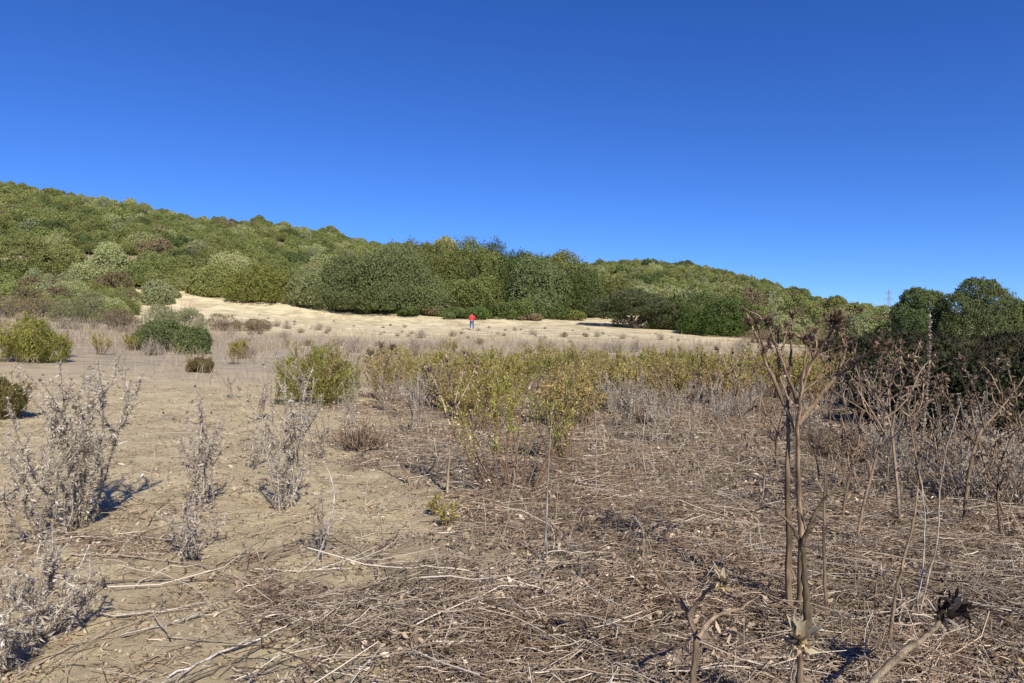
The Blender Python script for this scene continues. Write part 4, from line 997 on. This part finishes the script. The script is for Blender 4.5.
FS = [
    ([(403, 666), (440, 655), (480, 641), (503, 632), (540, 636), (608, 636)], .009, .005, 'long pale bent fallen stalk, bottom centre', PALE),
    ([(420, 652), (455, 612), (500, 585), (537, 554)], .009, .006, 'pale fallen stalk pointing up to the foot of the grey stem', PALE),
    ([(445, 618), (480, 600), (520, 580), (546, 566)], .008, .005, 'brownish fallen stalk ending at the foot of the grey stem', STALK * 1.3),
    ([(676, 512), (720, 522), (776, 538)], .006, .004, 'thin whitish fallen stalk left of the tallest forked thistle', PALE),
    ([(684, 503), (715, 520), (745, 530)], .004, .003, 'thin fallen stalk just above the whitish one', PALE * .9),
    ([(168, 682), (210, 662), (260, 642), (318, 616)], .009, .006, 'pale fallen stalk slanting up at bottom left', PALE * .9),
    ([(185, 690), (230, 668), (280, 640)], .007, .005, 'second fallen stalk lying under the slanting pale one at bottom left', STALK * 1.2),
    ([(70, 557), (130, 558), (190, 565), (250, 588)], .008, .005, 'pale fallen stalk across the sand below the collapsed thistle', PALE),
    ([(82, 586), (140, 584), (200, 580), (245, 586)], .010, .006, 'dark fallen stalk parallel with the pale one on sand', STALK),
    ([(30, 622), (90, 620), (150, 617), (205, 606)], .008, .005, 'pale fallen stalk reaching right from the corner thistle mound', PALE),
    ([(120, 640), (160, 630), (190, 620), (230, 612)], .006, .004, 'short forked fallen stalk on bare sand at left', PALE * .8),
    ([(515, 632), (500, 650), (488, 683)], .012, .008, 'dark rotten fallen stalk running to the bottom edge at centre', BROWN * .7),
    ([(830, 577), (858, 568), (890, 555), (905, 545)], .007, .005, 'pale fallen stalk right of the thin pale stick', PALE),
    ([(836, 585), (860, 572), (878, 560)], .006, .004, 'short fallen stalk just under the right pale one', PALE * .85),
    ([(900, 555), (940, 558), (985, 562)], .006, .004, 'level pale fallen stalk at right', PALE * .8),
    ([(960, 668), (990, 675), (1024, 672)], .007, .005, 'pale fallen stalk in the bottom right corner', PALE),
    ([(845, 522), (880, 508), (920, 504), (950, 508)], .007, .004, 'fallen stalk crossing behind the dark knotted stick', PALE * .75),
    ([(610, 570), (640, 590), (668, 625), (690, 650)], .010, .006, 'dark strip drawn for the cast shadow of the low four-branched thistle', BROWN * .6),  # the branched stalk's cast shadow, modelled as a dark strip
    ([(555, 640), (585, 655), (605, 660)], .006, .004, 'short whitish fallen stalk under the long bent one', PALE),
    ([(585, 600), (620, 600), (660, 598)], .005, .003, 'thin level fallen stalk left of the low branched thistle', STALK),
    ([(325, 600), (370, 590), (410, 570), (450, 560)], .006, .004, 'fallen stalk on litter left of the foot of the grey stem', STALK * 1.2),
    ([(330, 660), (355, 630), (372, 600), (380, 580)], .007, .004, 'dark fallen stalk pointing away at centre left', BROWN * .8),
    ([(255, 572), (300, 574), (350, 572)], .005, .003, 'thin pale fallen stalk with white tuft on sand', PALE),
    ([(620, 470), (650, 480), (700, 478)], .006, .004, 'thin fallen stalk on the open ground beyond the litter', PALE * .8),
]
for i, (p, r0, r1, lab, pl) in enumerate(FS): fallen(p, r0, r1, lab, pl, i)

# ------------------------------------------------------------------ litter: countless dry twigs, leaf scraps, stubble
def fan(n, ylo, yhi, ulo=-1.0, uhi=1.0, p=1.6):
    """more pieces per square metre near the path than far off"""
    a = R.random(n); y = (ylo ** (2 - p) * (1 - a) + yhi ** (2 - p) * a) ** (1 / (2 - p)) if p != 2 else ylo * (yhi / ylo) ** a
    u = R.uniform(ulo, uhi, n); return u * y, y
LITP = np.array([(.30, .235, .175), (.40, .33, .255), (.20, .15, .11), (.60, .53, .44), (.09, .064, .045)])
LW = [.32, .26, .2, .12, .10]
def tint(x, y):
    f = np.clip((fbm(x / .9, y / .9, 611, 4) - .3) * 2.6, 0, 1)[:, None]; g = (.72 + .56 * fbm(x / .5, y / .5, 622, 3))[:, None]
    return (np.array((1.06, .97, .88)) * f + np.array((1.0, .99, .96)) * (1 - f)) * g * 1.10
def twig_litter():
    n = 330000; x, y = fan(n, 1.5, 16); m = litter_mask(x, y); clump = fbm(x / .35, y / .35, 91, 3)
    ok = R.random(n) < (.20 + .80 * m) * np.clip((clump - .30) * 3.6, .10, 1); x, y, m = x[ok], y[ok], m[ok]; n = len(x)
    L = np.clip(R.lognormal(-2.3, .7, n), .02, .7) * (.45 + .55 * m); az = R.uniform(0, 2 * math.pi, n) ; el = R.normal(0, .16, n)
    d = np.column_stack([np.cos(az) * np.cos(el), np.sin(az) * np.cos(el), np.sin(el)])
    t = np.linspace(-.5, .5, 4)[None, :, None]; c = np.column_stack([x, y, np.zeros(n)])
    p = c[:, None] + d[:, None] * L[:, None, None] * t
    side = np.column_stack([-np.sin(az), np.cos(az), np.zeros(n)]); bend = R.normal(0, .16, n) * L
    p += side[:, None] * bend[:, None, None] * (1 - (2 * t) ** 2) + R.normal(size=p.shape) * .004
    p[:, :, 2] += terr(p[:, :, 0], p[:, :, 1]) + (R.random(n) ** 2 * .055 * (.3 + m) + .006)[:, None]
    r = np.clip(R.lognormal(-6.55, .42, n), .0007, .006) * (1 + y / 14)
    rad = r[:, None] * np.array([1, .95, .8, .5])[None]
    mb = MB(); mb.tubes(p, rad, pal(R, LITP, n, LW) * tint(x, y))
    n = 6500; x, y = fan(n, 1.7, 13); m = litter_mask(x, y); ok = R.random(n) < .12 + .8 * m * sstep(.35, .6, fbm(x / .8, y / .8, 401, 3)); x, y = x[ok], y[ok]; n = len(x)
    L = R.uniform(.2, 1.0, n); az = .75 + R.normal(0, .75, n) + (vnoise(x / .9, y / .9, 403) - .5) * 2.2; t = np.linspace(-.5, .5, 7)[None, :, None]
    d = np.column_stack([np.cos(az), np.sin(az), R.normal(0, .13, n)]); side = np.column_stack([-np.sin(az), np.cos(az), np.zeros(n)])
    p = np.column_stack([x, y, np.zeros(n)])[:, None] + d[:, None] * L[:, None, None] * t + side[:, None] * (R.normal(0, .17, n) * L)[:, None, None] * (1 - (2 * t) ** 2) + R.normal(size=(n, 7, 3)) * .009
    p[:, :, 2] += terr(p[:, :, 0], p[:, :, 1]) + R.uniform(.008, .075, n)[:, None]
    mb.tubes(p, R.uniform(.0012, .0036, n)[:, None] * np.linspace(1.1, .55, 7)[None], pal(R, LITP, n, [.3, .26, .2, .16, .08]), 5)
    o = mb.obj('twig_litter', M_LIT); tag(o, 'tangled dry grey-brown twigs littering the field', 'litter', kind='stuff'); return n
def leaf_litter():
    n = 280000; x, y = fan(n, 1.5, 19); m = litter_mask(x, y); clump = fbm(x / .3, y / .3, 191, 3)
    ok = R.random(n) < (.08 + .92 * m) * np.clip((clump - .25) * 3, .1, 1); x, y, m = x[ok], y[ok], m[ok]; n = len(x)
    L = np.clip(R.lognormal(-3.95, .45, n), .006, .05) * (1 + y / 14); d = unit(n) * np.array([1, 1, .55]); c = np.column_stack([x, y, terr(x, y) + .004 + R.random(n) ** 2 * .04 * m])
    mb = MB(); mb.flaps(c, d, unit(n) + np.array([0, 0, .8]), L, L * R.uniform(.2, .6, n), R.uniform(-1, 1, n), pal(R, LITP, n, [.34, .24, .24, .04, .14]) * tint(x, y))
    o = mb.obj('leaf_litter', M_LIT); tag(o, 'curled dry leaf scraps covering the ground between twigs', 'litter', kind='stuff'); return n
def stubble():
    n = 190000; x, y = fan(n, 2.2, 62, p=1.1); m = litter_mask(x, y); pat = fbm(x / 2.2, y / 2.2, 131, 4) + .12 * (vnoise(x / .6, y / .6, 77) - .5)
    far = sstep(13, 22, y) * (1 - .85 * sstep(40, 58, y)); w = np.maximum(.16 * m, far * .85 * (1 - .75 * sstep(-.22, -.42, x / y) * sstep(36, 27, y))) * np.clip((pat - .38) * 4.2, .04, 1)
    ok = R.random(n) < w; x, y = x[ok], y[ok]; n = len(x)
    h = R.uniform(.05, .26, n) * (1 + np.clip(y / 22, 0, 1.2)); az = R.uniform(0, 6.28, n); ti = R.uniform(0, .55, n)
    t = np.linspace(0, 1, 4)[None, :, None]; ti *= 1.7; d = np.column_stack([np.cos(az) * ti, np.sin(az) * ti, np.ones(n)]); p = np.column_stack([x, y, terr(x, y) - .01])[:, None] + d[:, None] * h[:, None, None] * t
    p[:, :, :2] += (t ** 2)[:, :, :] * R.normal(size=(n, 1, 2)) * h[:, None, None] * .25
    r = R.uniform(.0009, .0022, n) * (1 + y / 9); mb = MB(); mb.tubes(p, r[:, None] * np.array([1, .9, .7, .4])[None], pal(R, np.array([(.40, .335, .235), (.48, .41, .30), (.32, .26, .18), (.27, .21, .14)]), n))
    o = mb.obj('dry_grass', M_LIT); tag(o, 'thin pale dry grass standing across the field', 'grass', kind='stuff'); return n
print('litter', twig_litter(), leaf_litter(), stubble())
def green_sprouts():
    n = 4000; x, y = fan(n, 2.3, 9); g = fbm(x / .4, y / .4, 291, 3); ok = g > .6; x, y = x[ok], y[ok]; n = len(x)
    d = unit(n) * np.array([1, 1, .4]) + np.array([0, 0, .5]); L = R.uniform(.008, .025, n); mb = MB()
    mb.leaves(np.column_stack([x, y, terr(x, y) + .012]), d, unit(n) + np.array([0, 0, 1.]), L, L * .45, np.array((.16, .22, .07)) * R.uniform(.6, 1.3, (n, 1)))
    o = mb.obj('green_sprouts', M_NEAR); tag(o, 'tiny green sprouts dotted between the litter', 'ground cover', kind='stuff')
green_sprouts()
def clods():
    n = 40000; x, y = fan(n, 1.6, 18); r = np.clip(R.lognormal(-5.2, .5, n), .002, .022) * (1 + y / 20)
    c = np.column_stack([x, y, terr(x, y) + r * .3]); o6 = np.array([(1, 0, 0), (0, 1, 0), (-1, 0, 0), (0, -1, 0), (0, 0, .8), (0, 0, -.8)], float)
    v = c[:, None] + o6[None] * r[:, None, None] * R.uniform(.6, 1.3, (n, 6, 1)) + R.normal(size=(n, 6, 3)) * r[:, None, None] * .2
    f = np.array([(0, 1, 4, 4), (1, 2, 4, 4), (2, 3, 4, 4), (3, 0, 4, 4), (1, 0, 5, 5), (2, 1, 5, 5), (3, 2, 5, 5), (0, 3, 5, 5)])
    mb = MB(); mb.add(v.reshape(-1, 3), (f[None] + np.arange(n)[:, None, None] * 6).reshape(-1, 4), np.repeat(np.array((.41, .345, .235)) * R.uniform(.6, 1.15, (n, 1)), 6, 0))
    tag(mb.obj('pebbles', M_LIT), 'small clods and pebbles strewn over the sand', 'pebbles', kind='stuff')
clods()

# ------------------------------------------------------------------ person walking on the far field
def skin_mesh(name, verts, edges, radii, mat, parent, root_i=0, sub=2):
    me = bpy.data.meshes.new(name); me.from_pydata(verts, edges, []); me.update(); me.materials.append(mat)
    o = link(name, me, parent); m = o.modifiers.new('Skin', 'SKIN'); m.use_smooth_shade = True
    for i, r in enumerate(radii):
        me.skin_vertices[0].data[i].radius = r if isinstance(r, tuple) else (r, r)
        me.skin_vertices[0].data[i].use_root = (i == root_i)
    s = o.modifiers.new('Subdivision', 'SUBSURF'); s.levels = s.render_levels = sub
    return o
def person():
    x, y = (472 - 512) / F * 67.5, 67.5
    root = empty('person', (x, y, tz(x, y) - .01), math.radians(8))
    V, E, Rr = [], [], []
    def v(p, r, par=None):
        V.append(p); Rr.append(r)
        if par is not None: E.append((par, len(V) - 1))
        return len(V) - 1
    pel = v((0, 0, .95), (.145, .10)); sp1 = v((0, .02, 1.15), (.135, .09), pel); ch = v((0, .05, 1.36), (.16, .10), sp1); nk = v((0, .08, 1.49), .052, ch); hd = v((0, .11, 1.60), (.075, .085), nk); tp = v((0, .11, 1.70), (.06, .07), hd)
    v((0, .20, 1.60), .014, hd)
    for s in (-1, 1):
        v((s * .085, .10, 1.61), (.012, .02), hd)
        sh = v((s * .18, .05, 1.43), .062, ch); el = v((s * .26, .03, 1.15), .044, sh); wr = v((s * .22, .22, 1.0), .029, el); pm = v((s * .20, .29, .97), (.034, .018), wr)
        for k in range(4):
            kn = v((s * (.185 + .018 * k), .335 - .006 * abs(k - 1), .955), .0095, pm); v((s * (.185 + .018 * k), .37 - .008 * abs(k - 1), .925), .008, kn)
        th_ = v((s * .175, .29, .975), .011, pm); v((s * .155, .32, .96), .009, th_)
    lh = v((-.10, 0, .88), .09, pel); lk = v((-.14, .20, .55), .06, lh); la = v((-.16, -.02, .14), .04, lk); v((-.17, .12, .06), .04, la)
    rh = v((.10, 0, .88), .09, pel); rk = v((.12, .02, .50), .06, rh); ra = v((.13, -.06, .08), .04, rk); v((.14, .10, .035), .04, ra)
    skin = solid('skin', (.42, .25, .17)); red = solid('red_cloth', (.62, .035, .045), .85); jean = solid('denim', (.055, .11, .26), .9); hair = solid('dark_hair', (.03, .02, .015)); shoe = solid('shoe', (.12, .10, .085))
    skin_mesh('body', V, E, Rr, skin, root)
    JV = [(0, .0, .93), (0, .02, 1.15), (0, .05, 1.36), (0, .075, 1.47)]; JE = [(0, 1), (1, 2), (2, 3)]; JR = [(.185, .145), (.175, .125), (.195, .135), .075]
    for s in (-1, 1):
        b = len(JV); JV += [(s * .19, .05, 1.43), (s * .275, .03, 1.15), (s * .225, .20, 1.01)]; JE += [(2, b), (b, b + 1), (b + 1, b + 2)]; JR += [.088, .068, .05]
    skin_mesh('jacket', JV, JE, JR, red, root)
    skin_mesh('trousers', [(0, 0, .97), (-.10, 0, .88), (-.14, .20, .55), (-.16, 0, .18), (.10, 0, .88), (.12, .02, .50), (.13, -.05, .12)], [(0, 1), (1, 2), (2, 3), (0, 4), (4, 5), (5, 6)], [(.165, .125), .112, .085, .068, .112, .085, .068], jean, root)
    for pts in (((-.16, -.05, .12), (-.17, .06, .07), (-.175, .17, .05)), ((.13, -.10, .06), (.135, .02, .05), (.14, .15, .04))):
        skin_mesh('shoe', pts, [(0, 1), (1, 2)], [.05, .05, .042], shoe, root, 0, 1)
    hb = MB(); n1, n2 = 8, 14; t = np.linspace(0, math.pi * .62, n1); a = np.arange(n2) * 2 * math.pi / n2
    v_ = np.stack([.098 * np.sin(t)[:, None] * np.cos(a), .105 + .105 * np.sin(t)[:, None] * np.sin(a) - .02, 1.635 + .11 * np.cos(t)[:, None] * np.ones(n2)], -1).reshape(-1, 3)
    f = [(i * n2 + j, i * n2 + (j + 1) % n2, (i + 1) * n2 + (j + 1) % n2, (i + 1) * n2 + j) for i in range(n1 - 1) for j in range(n2)]
    hb.add(v_, f, (.03, .02, .015)); hb.obj('hair', hair, root, True)
    for s in (-1, 1):
        eb = MB(); eb.tube([(s * .03, .178, 1.62), (s * .03, .186, 1.62), (s * .03, .192, 1.62)], [.012, .012, .006], (.05, .05, .05), 8); eb.obj('eye', hair, root)
    mo = MB(); mo.tube([(-.025, .18, 1.56), (0, .19, 1.558), (.025, .18, 1.56)], .006, (.3, .1, .1), 6); mo.obj('mouth', red, root)
    tag(root, 'person in red jacket and blue jeans walking away on the far sandy field', 'person')
person()

# ------------------------------------------------------------------ lattice pylon beyond the right hill
def pylon():
    d = 700.0; x = (889 - 512) / F * d; z0 = tz(x, d); top = CAM_Z + (341.5 - 289) / F * d; h = top - z0
    root = empty('power_pylon', (x, d, z0), .5); m = solid('galvanised_steel', (.30, .31, .33), .6, .4)
    mb = MB(); c = (.3, .3, .3); lv = np.linspace(0, 1, 9); wd = lambda t: 3.6 * (1 - t) ** 1.3 + .55
    cor = [(-1, -1), (1, -1), (1, 1), (-1, 1)]
    for a, b in cor: mb.tube([(a * wd(t), b * wd(t), t * h) for t in lv], .11, c, 4)
    for k in range(8):
        for q in range(4):
            (a, b), (a2, b2) = cor[q], cor[(q + 1) % 4]; t, t2 = lv[k], lv[k + 1]
            mb.tube([(a * wd(t), b * wd(t), t * h), (a2 * wd(t2), b2 * wd(t2), t2 * h)], .06, c, 4); mb.tube([(a2 * wd(t), b2 * wd(t), t * h), (a * wd(t2), b * wd(t2), t2 * h)], .06, c, 4)
    mb.obj('tower', m, root)
    for f, w in ((.66, 6.0), (.80, 7.5), (.93, 5.0)):
        ab = MB(); z = f * h
        for s in (-1, 1):
            ab.tube([(-w, s * .35, z), (w, s * .35, z)], .09, c, 4); ab.tube([(0, s * .5, z + 1.3), (w, s * .3, z)], .1, c, 4); ab.tube([(0, s * .5, z + 1.3), (-w, s * .3, z)], .1, c, 4)
        o = ab.obj('crossarm', m, root)
        for s in (-1, 1):
            ib = MB(); ib.tube([(s * (w - .2), 0, z), (s * (w - .2), 0, z - 1.8)], .14, c, 6); ib.obj('insulator', m, o)
    tag(root, 'thin lattice power pylon far off beyond the right hill', 'pylon')
pylon()

# ------------------------------------------------------------------ light, sky, camera
az, el = math.radians(SUN_AZ), math.radians(SUN_EL)
sd = Vector((math.sin(az) * math.cos(el), math.cos(az) * math.cos(el), math.sin(el)))
sun = bpy.data.lights.new('sun', 'SUN'); sun.energy = 5.0; sun.angle = math.radians(.53); sun.color = (1, .93, .80)
so = bpy.data.objects.new('sun', sun); COL.objects.link(so); so.rotation_euler = sd.to_track_quat('Z', 'Y').to_euler(); so.location = (20, -40, 40)
w = bpy.data.worlds.new('World'); sc.world = w; w.use_nodes = True
nt = w.node_tree; bg = nt.nodes['Background']; sky = nt.nodes.new('ShaderNodeTexSky'); sky.sky_type = 'NISHITA'; sky.sun_disc = False
sky.sun_elevation = el; sky.sun_rotation = az; sky.air_density = 1.0; sky.dust_density = 0.0; sky.ozone_density = 6.0; sky.altitude = 2000
sp_ = nt.nodes.new('ShaderNodeSeparateColor'); cb = nt.nodes.new('ShaderNodeCombineColor'); nt.links.new(sky.outputs[0], sp_.inputs[0])
for k, (pw, gain) in enumerate(((1.31, .76), (1.15, .84), (1.0, 1.17))):      # deep clear autumn blue: response of each channel
    a = nt.nodes.new('ShaderNodeMath'); a.operation = 'MULTIPLY'; a.inputs[1].default_value = .1
    b = nt.nodes.new('ShaderNodeMath'); b.operation = 'POWER'; b.inputs[1].default_value = pw
    c = nt.nodes.new('ShaderNodeMath'); c.operation = 'MULTIPLY'; c.inputs[1].default_value = gain * 10
    nt.links.new(sp_.outputs[k], a.inputs[0]); nt.links.new(a.outputs[0], b.inputs[0]); nt.links.new(b.outputs[0], c.inputs[0]); nt.links.new(c.outputs[0], cb.inputs[k])
nt.links.new(cb.outputs[0], bg.inputs['Color']); bg.inputs['Strength'].default_value = .10
cam = bpy.data.cameras.new('camera'); co = bpy.data.objects.new('camera', cam); COL.objects.link(co)
cam.sensor_width = 36; cam.lens = F / 1024 * 36; cam.clip_start = .05; cam.clip_end = 8000
co.location = (0, 0, CAM_Z); co.rotation_euler = (math.radians(90), 0, 0); sc.camera = co
vs = sc.view_settings; vs.view_transform = 'Standard'; vs.look = 'None'; vs.exposure = 0.4; vs.gamma = 1; vs.use_curve_mapping = False
sc.cycles.max_bounces = 5; sc.cycles.diffuse_bounces = 3; sc.cycles.transmission_bounces = 3; sc.cycles.use_denoising = True
